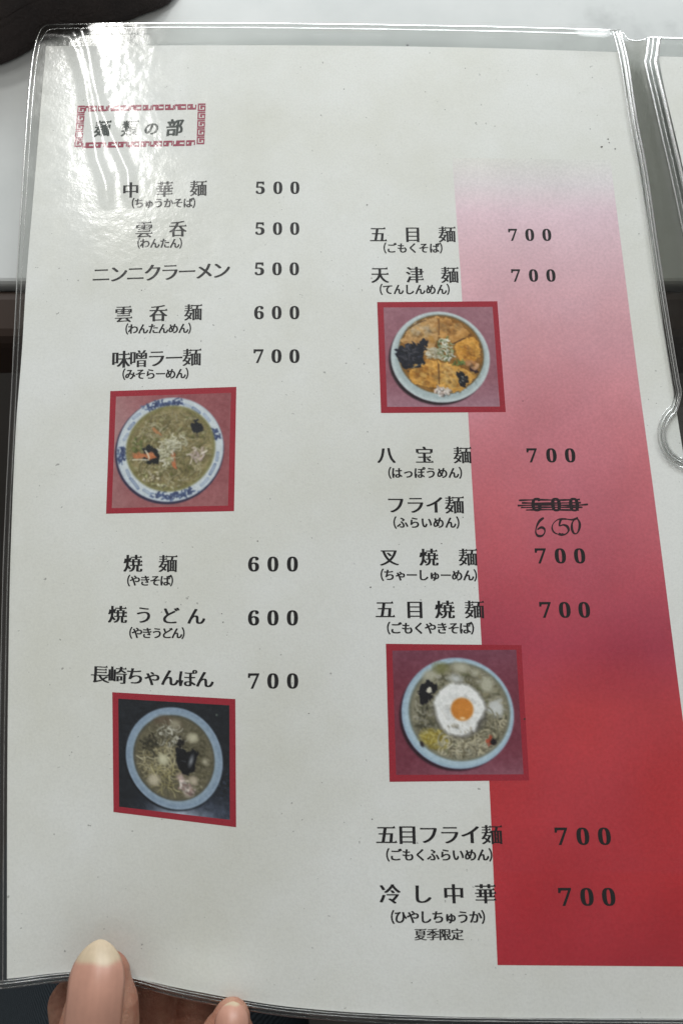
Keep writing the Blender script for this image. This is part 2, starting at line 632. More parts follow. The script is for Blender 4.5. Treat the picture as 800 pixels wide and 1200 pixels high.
def lettering(name, items, mat, label, weight=0.036, thin=-0.004, dz=0.000036, slope=0.0, digits=False, copies=4, serif=True, skew=0.0):
    """items: (character, cx, cy, width px, height px); one mesh for the whole printed line"""
    V = []; Fc = []
    for ch, cx, cy, w, h in items:
        if digits:
            vs, fs, ends, bb = glyph(DIG[ch], 0.0)
            ox, oy = (bb[0] + bb[1]) / 2, (bb[2] + bb[3]) / 2
            kx, ky = w / (bb[1] - bb[0]), h / (bb[3] - bb[2])
            shifts = [-0.016, 0.0, 0.016]
            ends = []
        else:
            dense = ch in '麺類雲噌'      # crowded characters keep their counters open
            vs, fs, ends, bb = glyph(ch, thin - 0.001 if dense else thin)
            ox, oy = CJK_CX, CJK_CY
            kx, ky = w, h
            shifts = [weight * (0.82 if dense else 1) * (k / (copies - 1) - 0.5) for k in range(copies)]
        ln = lean(cx, cy)

        def put(x, y, z):
            dx, dy = (x - ox) * kx, (y - oy) * ky
            return P(cx + dx - dy * (ln - skew), cy - dy + dx * slope, z)
        for k, s in enumerate(shifts):
            b0 = len(V)
            z = dz + 0.0000015 * k
            V += [put(x + s, y, z) for x, y in vs]
            Fc += [tuple(i + b0 for i in f) for f in fs]
        if serif:
            z = dz + 0.0000015 * (len(shifts) + 1)
            for (x, y0, y1) in ends:
                b0 = len(V)
                x += weight * 0.5
                V += [put(x + 0.01, y0, z), put(x - 0.12, y1 - 0.01, z), put(x - 0.035, y1 + 0.065, z)]
                Fc.append((b0, b0 + 1, b0 + 2))
    me = mesh(name, V, Fc)
    return link(name, me, page, mat, label)


def row(text, x0, x1, y0, y1, size, hgt=None, **kw):
    n = len(text)
    items = []
    for i, ch in enumerate(text):
        f = i / (n - 1) if n > 1 else 0.5
        items.append((ch, x0 + (x1 - x0) * f, y0 + (y1 - y0) * f, size, hgt or size))
    sl = (y1 - y0) / max(1, (x1 - x0))
    return items, sl


def dish(text, x0, x1, y0, y1, size):
    size *= 1.05
    it, sl = row(text, x0, x1, y0, y1, size, size * 0.97)
    lettering('dish_name', it, M_INK, 'dish name printed in black: ' + text, slope=sl, weight=0.078, thin=-0.007, copies=6)


def reading(text, x0, x1, y, size, y1=None):
    """x0..x1: outer ends of the brackets"""
    y1 = y if y1 is None else y1
    body = text
    n = len(body)
    pitch = (x1 - x0 - size * 0.55) / n
    items = []
    sl = (y1 - y) / (x1 - x0)
    for i, ch in enumerate(body):
        cx = x0 + size * 0.27 + pitch * (i + 0.5)
        items.append((ch, cx, y + sl * (cx - x0), size, size * 1.03))
    items.append(('（', x0 - size * 0.12, y, size * 0.85, size * 1.08))
    items.append(('）', x1 + size * 0.10, y1, size * 0.85, size * 1.08))
    lettering('reading', items, M_INK, 'small reading in brackets: ' + text, weight=0.062, thin=0.008, slope=sl, serif=False, copies=4)


def price(text, xs, y, h, mat=None, w=None):
    lettering('price', [(c, x, y, (w or h * 0.69), h) for c, x in zip(text, xs)], mat or M_INK, 'price ' + text, digits=True)


dish('中華麺', 153.5, 232.6, 222.5, 220.5, 19.5)
reading('ちゅうかそば', 154.5, 229.5, 238, 11.8, 237.5)
price('500', (305, 325.6, 345.5), 220, 14.5)
dish('雲呑', 169, 208.6, 269, 268, 20)
reading('わんたん', 161, 214, 285, 12.0)
price('500', (304.6, 325.2, 345.3), 267.8, 14.7)
dish('ニンニクラーメン', 119, 259.5, 321.5, 316.5, 21.5)
price('500', (304, 324.6, 344.8), 315, 15)
dish('雲呑麺', 145, 226.5, 368, 365.8, 20.5)
reading('わんたんめん', 147, 224.5, 385.5, 12.5, 384.5)
price('600', (303.5, 324.2, 345), 366.3, 15.5)
dish('味噌ラー麺', 142, 225, 421, 418.5, 21.5)
reading('みそらーめん', 143.5, 221.5, 438.5, 12.8, 437.5)
price('700', (303, 324, 345), 417.3, 16)
dish('焼麺', 156, 197, 660, 660.3, 21.5)
reading('やきそば', 149, 203.5, 680.3, 13.0)
price('600', (297.2, 319.8, 342.6), 661, 17.5)
dish('焼うどん', 138, 230, 719.8, 722, 21.5)
reading('やきうどん', 151.5, 217, 741.5, 13.4, 742)
price('600', (297.2, 319.8, 342.6), 724, 17.8)
dish('長崎ちゃんぽん', 117.5, 240, 790, 796, 21.5)
price('700', (297.2, 319.8, 342.8), 798, 18)

dish('五目麺', 443, 523.5, 274.5, 274.5, 19.8)
reading('ごもくそば', 449, 518.5, 290.5, 12.2)
price('700', (600.5, 620.2, 640.2), 275.2, 14.2)
dish('天津麺', 445, 526.7, 322, 322, 20.3)
reading('てんしんめん', 444.5, 527, 339, 12.6)
price('700', (604, 624.6, 645), 322.8, 14.6)
dish('八宝麺', 452.5, 541.5, 533, 533.2, 20.8)
reading('はっぽうめん', 454.5, 541.5, 554, 13.3)
price('700', (622.8, 645.6, 667.5), 533.6, 16.6)
dish('フライ麺', 463.5, 532.2, 591.5, 591.5, 22)
reading('ふらいめん', 460.5, 538.5, 612.3, 13.8)
price('600', (628, 651, 672), 591.3, 16)
dish('叉焼麺', 456, 548, 652.8, 652.8, 21.5)
reading('ちゃーしゅーめん', 445.5, 559, 673.5, 13.8, 674.2)
price('700', (633, 656, 678.6), 651.4, 17.8)
dish('五目焼麺', 451, 555.5, 714, 714.2, 22.5)
reading('ごもくやきそば', 453, 555.5, 736, 14.3)
price('700', (638.5, 661.2, 684), 714.7, 18.6)
dish('五目フライ麺', 452.5, 576, 978, 978, 24.2)
reading('ごもくふらいめん', 452, 577, 1001.7, 15.0)
price('700', (657.2, 682.4, 707.6), 980, 20.5)
dish('冷し中華', 457, 568.5, 1047.5, 1047.3, 24.5)
reading('ひやしちゅうか', 457.5, 568.5, 1074.5, 15.6)
it, sl = row('夏季限定', 492.5, 535.5, 1095, 1095, 15.0)
lettering('season_note', it, M_INK, 'small black note under the last dish', weight=0.075, thin=-0.004, copies=6)
price('700', (661.7, 687.2, 712.6), 1051, 21.2)

# heading in brush strokes
it = [('麺', 120.5, 150.5, 19, 20), ('類', 152.3, 150.3, 19.5, 20), ('の', 177.8, 150.4, 18, 17), ('部', 205, 149.3, 20.5, 21)]
lettering('heading', it, M_INK_FADED, 'brush-written heading 麺類の部', weight=0.060, thin=0.010, slope=-0.06, skew=0.12)


def ribbon(path, w, z=0.000036):
    """flat pen or print stroke along photo-pixel points; w one width or one per point"""
    V = []; Fc = []
    n = len(path)
    for i, p in enumerate(path):
        a = Vector(path[max(0, i - 1)]); c = Vector(path[min(n - 1, i + 1)])
        d = (c - a)
        d = d.normalized() if d.length > 0 else Vector((1, 0))
        nrm = Vector((-d.y, d.x))
        ww = (w[i] if isinstance(w, (list, tuple)) else w) / 2
        # mitre
        if 0 < i < n - 1:
            d1 = (Vector(p) - a).normalized(); d2 = (c - Vector(p)).normalized()
            k = max(0.5, math.sqrt(max(0.0, (1 + d1.dot(d2)) / 2)))
            ww /= k
        for s in (1, -1):
            q = Vector(p) + nrm * ww * s
            V.append(P(q.x, q.y, z))
    for i in range(n - 1):
        Fc.append((2 * i, 2 * i + 1, 2 * i + 3, 2 * i + 2))
    return V, Fc


def join(parts):
    V = []; Fc = []
    for v, f in parts:
        b0 = len(V)
        V += v
        Fc += [tuple(i + b0 for i in q) for q in f]
    return V, Fc


def smooth_path(p, n=8):
    out = []
    for i in range(len(p) - 1):
        q = [Vector(p[max(0, min(len(p) - 1, i + k - 1))]) for k in range(4)]
        for j in range(n):
            f = j / n
            w = 0.5 * ((2 * q[1]) + (q[2] - q[0]) * f + (2 * q[0] - 5 * q[1] + 4 * q[2] - q[3]) * f * f + (3 * q[1] - q[0] - 3 * q[2] + q[3]) * f ** 3)
            out.append((w.x, w.y))
    out.append(tuple(p[-1]))
    return out


# struck-out price and the handwritten one below it
PZ = 0.000050
strikes = [[(607.5, 586.3), (630, 585.6), (655, 586), (679, 585.2)], [(611, 589.3), (640, 589.6), (680, 589)],
           [(606, 592.4), (640, 591.6), (670, 592.2), (688.5, 591)], [(610, 594.6), (645, 594.4), (682, 594.4)],
           [(616, 597.6), (640, 597.2), (678, 597.8)]]
rb = []
for k, s in enumerate(strikes):
    p = smooth_path(s, 5)
    rb.append(ribbon(p, [1.75 + 0.5 * math.sin(i * 1.3 + k) for i in range(len(p))], PZ + k * 2e-6))
V, Fc = join(rb)
link('strike_line', mesh('strike_line', V, Fc), page, M_PEN, 'pen strokes striking out the old price')


def S(x, y):
    return (430 + x / 2.667, 510 + y / 2.667)


six = [S(551, 258), S(538, 268), S(529, 285), S(526, 303), S(533, 314), S(546, 314), S(554, 304), S(553, 293), S(543, 288), S(531, 295)]
circ = [S(622, 262), S(600, 262), S(584, 272), S(577, 287), S(582, 302), S(596, 309), S(612, 307)]
five = [S(604, 263), S(600, 282), S(612, 280), S(624, 285), S(629, 297), S(621, 308), S(608, 311), S(597, 308)]
bar = [S(602, 264), S(620, 262), S(640, 264), S(658, 258)]
zero = [S(648, 262), S(640, 274), S(639, 292), S(645, 306), S(655, 306), S(662, 292), S(663, 274), S(656, 262), S(646, 264)]
rb = [ribbon(smooth_path(p, 5), [w * (0.85 + 0.3 * math.sin(i * 0.37 + k)) for i in range(len(p) * 5 - 4)], PZ + k * 2e-6) for k, (p, w) in enumerate([(six, 2.6), (circ, 1.7), (five, 2.7), (bar, 2.1), (zero, 2.6)])]
V, Fc = join(rb)
link('handwritten_price', mesh('handwritten_price', V, Fc), page, M_PEN, 'handwritten price 650')

# meander frame round the heading
HQ = [(91.5, 124.5), (241, 121.8), (239.5, 170.2), (87.3, 173.6)]


def hq(u, v):
    a = Vector(HQ[0]).lerp(Vector(HQ[1]), u); b_ = Vector(HQ[3]).lerp(Vector(HQ[2]), u)
    w = a.lerp(b_, v)
    return (w.x, w.y)


rb = []
sx, sy = 0.058, 0.125          # border thickness in frame units
nv, nh = 5, 5
for i in range(nh):            # along top and bottom: flat linked hooks
    u0 = sx * 1.1 + (1 - 2.2 * sx) * i / nh; u1 = sx * 1.1 + (1 - 2.2 * sx) * (i + 0.93) / nh
    for top in (1, 0):
        def q(a, b_, top=top, u0=u0, u1=u1):
            u = u0 + (u1 - u0) * a
            v = b_ * sy if top else 1 - (1 - b_) * sy
            return hq(u, v)
        pth = [q(0.36, 0.62), q(0.16, 0.62), q(0.16, 0.36), q(0.0, 0.36)] if False else None
        a1 = [q(0.30, 0.52), q(0.14, 0.52), q(0.14, 0.86), q(0.52, 0.86), q(0.52, 0.14), q(0.0, 0.14), q(0.0, 0.95)] if top == 1 else \
             [q(0.30, 0.48), q(0.14, 0.48), q(0.14, 0.14), q(0.52, 0.14), q(0.52, 0.86), q(0.0, 0.86), q(0.0, 0.05)]
        a2 = [q(0.72, 0.52), q(0.84, 0.52), q(0.84, 0.14 if top else 0.86), q(0.62, 0.14 if top else 0.86), q(0.62, 0.86 if top else 0.14), q(1.0, 0.86 if top else 0.14), q(1.0, 0.1 if top else 0.9)]
        rb.append(ribbon(a1, 1.7)); rb.append(ribbon(a2, 1.7, 0.000038))
for i in range(nv):            # up both sides: square spirals
    v0 = i / nv; v1 = (i + 0.90) / nv
    for right in (0, 1):
        def q(a, b_, right=right, v0=v0, v1=v1):
            v = v0 + (v1 - v0) * b_
            u = a * sx if not right else 1 - sx + a * sx
            return hq(u, v)
        rb.append(ribbon([q(0.62, 0.55), q(0.38, 0.55), q(0.38, 0.30), q(0.92, 0.30), q(0.92, 0.86), q(0.06, 0.86), q(0.06, 0.02), q(1.0, 0.02)], 1.7))
V, Fc = join(rb)
link('meander_frame', mesh('meander_frame', V, Fc), page, M_HEAD, 'crimson meander frame round the heading')

# ------------------------------------------------------------------ printed photographs
RN = 200


class Art:
    """a small picture painted as flat print; coordinates 0..1 across the print, y down"""

    def __init__(s, base, seed):
        n = RN
        s.n = n
        s.im = np.zeros((n, n, 3)); s.im[:] = base
        s.Y, s.X = np.mgrid[0:n, 0:n] / (n - 1.0)
        s.rs = np.random.RandomState(seed)
        s.seed = seed
        s.clip = None
        s.wob = vnoise(n, 8, seed + 5) - 0.5
        s.fine = vnoise(n, 40, seed + 9, 3) - 0.5

    def blend(s, m, col):
        m = np.clip(m, 0, 1)[..., None]
        s.im = s.im * (1 - m) + np.asarray(col, float) * m

    def ell(s, cx, cy, rx, ry, col, rot=0, soft=0.012, wob=0.0, a=1.0):
        c, q = math.cos(rot), math.sin(rot)
        dx, dy = s.X - cx, s.Y - cy
        u = (dx * c + dy * q) / rx; v = (-dx * q + dy * c) / ry
        r = np.sqrt(u * u + v * v) + wob * (s.wob * 2 + s.fine)
        s.blend(a * (1 - r) * min(rx, ry) / soft + 0.5, col)

    def poly(s, pts, col, wob=0.0, a=1.0, soft=0.008, sh=False):
        """even-odd filled polygon with a slightly ragged edge"""
        X = s.X + 2.2 * wob * s.wob + wob * s.fine; Y = s.Y + 2.0 * wob * s.fine
        if not sh and a > 0.7:
            s.poly([(px + 0.006, py + 0.009) for px, py in pts], (30, 24, 20), wob, 0.35, 0.02, True)
            n0 = np.asarray(col, float)
        ins = np.zeros(X.shape, bool)
        n = len(pts)
        dist = np.full(X.shape, 9.0)
        for i in range(n):
            x1, y1 = pts[i]; x2, y2 = pts[(i + 1) % n]
            cond = ((y1 > Y) != (y2 > Y)) & (X < (x2 - x1) * (Y - y1) / ((y2 - y1) or 1e-9) + x1)
            ins ^= cond
            L2 = (x2 - x1) ** 2 + (y2 - y1) ** 2 or 1e-9
            t_ = np.clip(((X - x1) * (x2 - x1) + (Y - y1) * (y2 - y1)) / L2, 0, 1)
            dist = np.minimum(dist, np.hypot(X - x1 - t_ * (x2 - x1), Y - y1 - t_ * (y2 - y1)))
        sd = np.where(ins, dist, -dist)
        s.blend(a * np.clip(sd / soft + 0.5, 0, 1), col)
        if not sh:
            s.im += (np.clip(sd / soft, 0, 1) * (s.fine * 34 + s.wob * 26))[..., None] * min(1.0, np.mean(col) / 150) * (0.35 if min(col) > 180 else 1)

    def stroke(s, x, y, ang, ln, w, col, curl=0.0, a=1.0):
        pts = []
        st = 7
        for i in range(st + 1):
            pts.append((x, y)); x += math.cos(ang) * ln / st; y += math.sin(ang) * ln / st; ang += curl / st
        xs = [p[0] for p in pts]; ys = [p[1] for p in pts]
        n = s.n
        i0 = max(0, int((min(ys) - w * 2) * n)); i1 = min(n, int((max(ys) + w * 2) * n) + 2)
        j0 = max(0, int((min(xs) - w * 2) * n)); j1 = min(n, int((max(xs) + w * 2) * n) + 2)
        if i1 <= i0 or j1 <= j0:
            return
        X = s.X[i0:i1, j0:j1]; Y = s.Y[i0:i1, j0:j1]
        d = np.full(X.shape, 9.0)
        for k in range(st):
            x1, y1 = pts[k]; x2, y2 = pts[k + 1]
            L2 = (x2 - x1) ** 2 + (y2 - y1) ** 2 or 1e-9
            t_ = np.clip(((X - x1) * (x2 - x1) + (Y - y1) * (y2 - y1)) / L2, 0, 1)
            d = np.minimum(d, np.hypot(X - x1 - t_ * (x2 - x1), Y - y1 - t_ * (y2 - y1)))
        m = np.clip((w / 2 - d) / 0.009 + 0.5, 0, 1)[..., None] * a
        if s.clip:
            u_ = (X - s.clip[0]) / s.clip[2]; v_ = (Y - s.clip[1]) / s.clip[3]
            m = m * np.clip((1 - np.sqrt(u_ * u_ + v_ * v_)) * 20, 0, 1)[..., None]
        s.im[i0:i1, j0:j1] = s.im[i0:i1, j0:j1] * (1 - m) + np.asarray(col, float) * m

    def strands(s, cx, cy, rx, ry, cnt, cols, ln=(0.05, 0.13), w=(0.008, 0.014), curl=3.0, a=0.75):
        for _ in range(cnt):
            r = math.sqrt(s.rs.rand()); th = s.rs.rand() * 6.283
            x, y = cx + r * rx * math.cos(th), cy + r * ry * math.sin(th)
            c = np.array(cols[s.rs.randint(len(cols))], float) + s.rs.randn() * 7
            an, l_, w_, cu = s.rs.rand() * 6.283, s.rs.uniform(*ln), s.rs.uniform(*w), s.rs.uniform(-curl, curl)
            s.stroke(x + 0.005, y + 0.007, an, l_, w_ * 1.25, c * 0.45, cu, a * 0.32)
            s.stroke(x, y, an, l_, w_, c * s.rs.uniform(0.86, 1.04), cu, a)

    def bits(s, cx, cy, rx, ry, cnt, cols, size=(0.008, 0.02), a=0.8):
        for _ in range(cnt):
            r = math.sqrt(s.rs.rand()); th = s.rs.rand() * 6.283
            x, y = cx + r * rx * math.cos(th), cy + r * ry * math.sin(th)
            c = np.array(cols[s.rs.randint(len(cols))], float) + s.rs.randn() * 8
            z = s.rs.uniform(*size)
            s.stroke(x + 0.004, y + 0.006, 0.7, z * 0.8, z * 1.15, c * 0.45, 0, a * 0.4)
            s.stroke(x, y, s.rs.rand() * 6.283, z * 0.8, z, c * s.rs.uniform(0.85, 1.05), 0, a)

    def mottle(s, cx, cy, rx, ry, amt, cells=14, seed=0):
        n = vnoise(s.n, cells, s.seed + 31 + seed, 4, 0.7) - 0.5
        u = (s.X - cx) / rx; v = (s.Y - cy) / ry
        m = np.clip((1 - np.sqrt(u * u + v * v)) * 12, 0, 1)
        s.im += (n * m * amt)[..., None] * np.array([1.0, 0.97, 0.85])

    def grad(s, amt_x, amt_y):
        s.im += ((s.X - 0.5) * amt_x + (s.Y - 0.5) * amt_y)[..., None]


def to01(zx, zy, q, scale, ox, oy):
    return (ox + zx / scale, oy + zy / scale)


def place_photo(outer, inner, art, label, border_ink=None, k=PK * 0.9, sat=0.95):
    # red mount
    ring = []
    N_ = 12
    V = []; Fc = []
    for e in range(4):
        a0, a1 = Vector(outer[e]), Vector(outer[(e + 1) % 4])
        b0, b1 = Vector(inner[e]), Vector(inner[(e + 1) % 4])
        base = len(V)
        for i in range(N_ + 1):
            f = i / N_
            p = a0.lerp(a1, f); q = b0.lerp(b1, f)
            V += [P(p.x, p.y, 0.000026), P(q.x, q.y, 0.000026)]
        for i in range(N_):
            Fc.append((base + 2 * i, base + 2 * i + 2, base + 2 * i + 3, base + 2 * i + 1))
    link('photo_border', mesh('photo_border', V, Fc), page, border_ink or M_BORDER)
    pts, Fc = quad_grid(inner, RN - 1, RN - 1, 0)
    me = mesh('food_photo', [P(x, y, 0.000026) for x, y in pts], Fc)
    im = np.clip((art.im - 108) * 1.14 + 104 + art.fine[..., None] * 22, 4, 255)
    # soft print: slight blur
    b_ = im.copy()
    for _ in range(2):
        c_ = b_.copy()
        b_[1:-1, 1:-1] = (c_[1:-1, 1:-1] * 2 + c_[:-2, 1:-1] + c_[2:, 1:-1] + c_[1:-1, :-2] + c_[1:-1, 2:]) / 6
    lum = b_.mean(axis=2, keepdims=True)
    b_ = lum + (b_ - lum) * sat
    set_ink(me, np.clip(lin(b_.reshape(-1, 3)) * k, 0, 0.9))
    link('food_photo', me, page, M_PHOTO, label, smooth=True)


def inv_quad(q):
    """photo pixel -> 0..1 coordinates of quad TL TR BR BL"""
    src = [(0, 0), (1, 0), (1, 1), (0, 1)]

    def f(x, y):
        u, v = 0.5, 0.5
        for _ in range(12):
            a = Vector(q[0]).lerp(Vector(q[1]), u); b_ = Vector(q[3]).lerp(Vector(q[2]), u)
            w = a.lerp(b_, v)
            du = (Vector(q[1]) - Vector(q[0])).lerp(Vector(q[2]) - Vector(q[3]), v)
            dv = b_ - a
            det = du.x * dv.y - du.y * dv.x
            ex, ey = x - w.x, y - w.y
            u += (ex * dv.y - ey * dv.x) / det
            v += (du.x * ey - du.y * ex) / det
        return u, v
    return f


def Z(q, scale, ox, oy):
    f = inv_quad(q)
    return lambda zx, zy: f(ox + zx / scale, oy + zy / scale)


# -- bowl with blue pattern, miso noodles
O1 = [(129.5, 458.3), (277, 453.3), (274.3, 599), (124.5, 602)]
I1 = [(136.2, 464.8), (270.8, 460.3), (267.3, 592.5), (131.2, 595.5)]
z = Z(I1, 4, 100, 440)
A = Art((150, 78, 84), 11)
A.mottle(0.5, 0.5, 2, 2, 18, 6)
A.blend(np.clip(0.55 - A.X * 0.8 - np.abs(A.Y - 0.25) * 0.9, 0, 0.5), (176, 140, 142))
A.blend(np.clip(A.Y * 1.2 - 0.8, 0, 0.3), (165, 110, 108))
A.blend(np.clip(0.25 - A.X, 0, 0.25) * 1.4, (165, 130, 128))
cx, cy = z(398, 348)
rx, ry = (z(650, 345)[0] - z(147, 345)[0]) / 2, (z(398, 594)[1] - z(398, 102)[1]) / 2
A.ell(cx - 0.005, cy + 0.012, rx * 1.012, ry * 1.012, (48, 44, 74))
A.ell(cx, cy, rx * 0.992, ry * 0.992, (172, 184, 194))
A.ell(cx + 0.004, cy - 0.004, rx * 0.955, ry * 0.955, (180, 190, 196))
NAVY = (52, 66, 108); BLU = (84, 104, 146)
# blue figures round the rim
for zx, zy, n_, sp in [(315, 150, 26, 22), (360, 132, 26, 18), (412, 130, 22, 18), (440, 128, 10, 10), (345, 560, 20, 18), (395, 568, 26, 18), (445, 558, 26, 18), (488, 545, 20, 15),
                       (612, 288, 24, 11), (606, 262, 14, 8), (178, 372, 22, 9), (172, 395, 14, 8), (176, 345, 10, 6)]:
    for _ in range(n_):
        x, y = z(zx + A.rs.randn() * sp, zy + A.rs.randn() * 6.5)
        A.stroke(x, y, A.rs.rand() * 6.28, A.rs.uniform(0.012, 0.035), 0.011, NAVY if A.rs.rand() < 0.7 else BLU, A.rs.uniform(-3, 3), 0.85)
for zx, zy, ang, ln_, c in [(478, 140, 0.35, 26, (140, 156, 182)), (520, 162, 0.6, 40, BLU), (570, 196, 0.85, 42, (130, 148, 178)),
                            (240, 190, -0.7, 36, (120, 140, 172)), (216, 236, -0.95, 36, BLU), (190, 288, -1.1, 30, (130, 146, 176)),
                            (232, 505, 0.85, 62, BLU), (290, 545, 0.5, 36, (120, 138, 170)), (202, 458, 1.1, 30, (120, 138, 170)),
                            (620, 380, 1.62, 36, (110, 130, 165)), (598, 440, 1.95, 52, BLU), (560, 500, 2.25, 44, (130, 148, 178))]:
    x, y = z(zx, zy)
    A.stroke(x - math.cos(ang) * ln_ / 1100, y - math.sin(ang) * ln_ / 1100, ang, ln_ / 545, 0.026, c, 0.15, 0.75)
    A.stroke(x - math.cos(ang) * ln_ / 1300, y - math.sin(ang) * ln_ / 1300, ang, ln_ / 640, 0.008, (172, 184, 194), 0.15, 0.8)
sxx, syy = z(400, 343)
A.ell(sxx, syy, rx * 0.825, ry * 0.815, (120, 120, 64), soft=0.02)
A.ell(sxx, syy, rx * 0.79, ry * 0.78, (136, 122, 80), soft=0.05, a=0.8)
A.clip = (sxx, syy, rx * 0.81, ry * 0.80)
A.mottle(sxx, syy, rx * 0.82, ry * 0.81, 78, 16)
A.strands(sxx, syy, rx * 0.74, ry * 0.74, 300, [(168, 158, 116), (146, 136, 90), (110, 104, 60), (184, 176, 140), (130, 124, 70)], a=0.6)
A.bits(sxx, syy, rx * 0.74, ry * 0.74, 130, [(168, 166, 120), (106, 112, 50), (150, 140, 84)], a=0.5)
x, y = z(520, 240); A.poly([z(480, 222), z(508, 210), z(535, 213), z(558, 228), z(554, 262), z(536, 276), z(512, 268), z(498, 250)], (30, 34, 42), 0.05)
A.poly([z(262, 345), z(290, 332), z(322, 336), z(350, 348), z(345, 388), z(318, 410), z(280, 406), z(262, 380)], (32, 36, 40), 0.05)
A.bits(*z(300, 385), 0.06, 0.04, 10, [(80, 84, 90)], a=0.5)
A.poly([z(222, 364), z(262, 360), z(322, 366), z(328, 378), z(290, 388), z(240, 390), z(222, 382)], (192, 112, 66), 0.03)
A.poly([z(402, 348), z(414, 352), z(420, 385), z(430, 415), z(432, 445), z(412, 432), z(402, 400)], (184, 104, 60), 0.03)
A.poly([z(308, 245), z(325, 243), z(350, 262), z(362, 280), z(340, 276), z(318, 262)], (178, 120, 72), 0.03)
A.stroke(*z(282, 352), 0.9, 0.08, 0.012, (206, 200, 176), 0.5)
A.stroke(*z(222, 396), -0.05, 0.14, 0.010, (206, 200, 176), 0.2)
A.strands(*z(385, 360), 0.075, 0.11, 60, [(206, 202, 174), (190, 186, 150), (220, 216, 196), (170, 168, 120)], ln=(0.03, 0.07), w=(0.007, 0.016), curl=4)
A.strands(*z(430, 310), 0.09, 0.05, 30, [(206, 202, 174), (190, 186, 150)], ln=(0.03, 0.08))
A.strands(*z(525, 372), 0.065, 0.045, 26, [(196, 172, 164), (180, 160, 140), (208, 196, 180)], ln=(0.02, 0.06), w=(0.008, 0.018))
A.bits(*z(310, 480), 0.08, 0.06, 24, [(188, 176, 150), (180, 178, 120)])
A.bits(*z(380, 520), 0.10, 0.03, 18, [(190, 186, 150), (160, 158, 100)])
A.bits(*z(240, 330), 0.05, 0.08, 18, [(110, 130, 60), (96, 110, 44)], a=0.5)
place_photo(O1, I1, A, 'printed photo of noodles in a blue patterned bowl', k=PK * 0.92, sat=0.74)

# -- omelette bowl
O2 = [(441.7, 354), (582.3, 353), (592.2, 482.9), (446.2, 484)]
I2 = [(449.1, 360.3), (576.7, 359.6), (585.3, 476.4), (453.4, 476.8)]
z = Z(I2, 4.444, 430, 340)
A = Art((142, 92, 104), 23)
A.mottle(0.5, 0.5, 2, 2, 16, 6)
A.blend(np.clip((1 - A.Y) * 0.5 - 0.28 + 0.2 * np.abs(A.X - 0.3), 0, 0.3), (165, 135, 145))
A.blend(np.clip(A.Y * 1.6 - 1.15, 0, 0.5), (172, 142, 158))
cx, cy = z(380, 349)
rx, ry = (z(637, 345)[0] - z(122, 345)[0]) / 2, (z(380, 586)[1] - z(380, 112)[1]) / 2
A.ell(*z(368, 365), rx * 0.99, ry * 0.985, (42, 26, 34), soft=0.02)
A.ell(cx, cy, rx, ry, (176, 188, 190))
A.ell(cx + 0.004, cy - 0.002, rx * 0.93, ry * 0.93, (158, 172, 174), soft=0.03)
A.ell(*z(384, 334), rx * 0.865, ry * 0.87, (96, 84, 62), soft=0.02)
A.ell(*z(384, 336), rx * 0.845, ry * 0.85, (140, 98, 40), soft=0.02)
EGG = (190, 140, 66)
A.poly([z(172, 262), z(215, 205), z(265, 165), z(330, 145), z(372, 138), z(372, 240), z(350, 330), z(280, 330), z(210, 290)], (184, 144, 92), 0.03)
A.poly([z(372, 138), z(425, 148), z(490, 180), z(528, 225), z(490, 256), z(450, 280), z(400, 262), z(372, 240)], (180, 132, 70), 0.03)
A.poly([z(450, 285), z(515, 246), z(560, 248), z(590, 280), z(594, 330), z(570, 372), z(520, 378), z(480, 368), z(455, 330)], (198, 142, 58), 0.03)
A.poly([z(218, 425), z(262, 408), z(325, 358), z(368, 372), z(372, 500), z(330, 512), z(262, 490), z(222, 458)], (196, 142, 62), 0.03)
A.poly([z(372, 370), z(450, 388), z(530, 420), z(566, 440), z(550, 480), z(500, 515), z(420, 540), z(375, 505)], (198, 148, 70), 0.03)
A.mottle(*z(384, 336), rx * 0.84, ry * 0.85, 70, 14)
A.bits(*z(384, 336), rx * 0.78, ry * 0.78, 70, [(150, 96, 40), (216, 184, 120), (172, 118, 56), (206, 150, 60)], (0.012, 0.05), 0.35)
A.bits(*z(280, 205), 0.13, 0.07, 46, [(206, 180, 140), (196, 158, 100), (214, 196, 170)], (0.015, 0.035), 0.4)
A.bits(*z(420, 190), 0.12, 0.06, 40, [(190, 150, 96), (168, 116, 54)], (0.012, 0.03), 0.4)
A.bits(*z(430, 450), 0.15, 0.09, 70, [(214, 172, 92), (222, 186, 120), (176, 116, 44)], (0.01, 0.026), 0.4)
A.bits(*z(300, 440), 0.11, 0.09, 50, [(212, 164, 84), (176, 116, 44)], (0.01, 0.026), 0.4)
A.bits(*z(530, 310), 0.10, 0.09, 40, [(214, 160, 72), (176, 112, 36)], (0.01, 0.026), 0.35)
A.stroke(*z(372, 150), 1.57, 0.16, 0.010, (92, 62, 34), 0.1, 0.8)
A.stroke(*z(371, 385), 1.57, 0.20, 0.011, (84, 56, 30), 0.05, 0.85)
A.stroke(*z(448, 280), -0.52, 0.13, 0.010, (60, 40, 26), 0.1, 0.9)
A.stroke(*z(200, 215), -0.75, 0.22, 0.010, (70, 58, 44), 0.5, 0.7)
A.poly([z(142, 322), z(168, 304), z(196, 288), z(230, 268), z(248, 290), z(272, 268), z(296, 252), z(322, 264), z(308, 296), z(302, 340), z(305, 372), z(278, 388), z(240, 398), z(200, 412), z(172, 388), z(152, 352)], (30, 34, 46), 0.05)
A.strands(*z(225, 330), 0.09, 0.07, 26, [(66, 72, 90), (16, 18, 26), (90, 88, 96)], ln=(0.02, 0.06), w=(0.006, 0.016), a=0.7)
A.stroke(*z(232, 405), -0.4, 0.11, 0.006, (150, 160, 160), 0, 0.7)
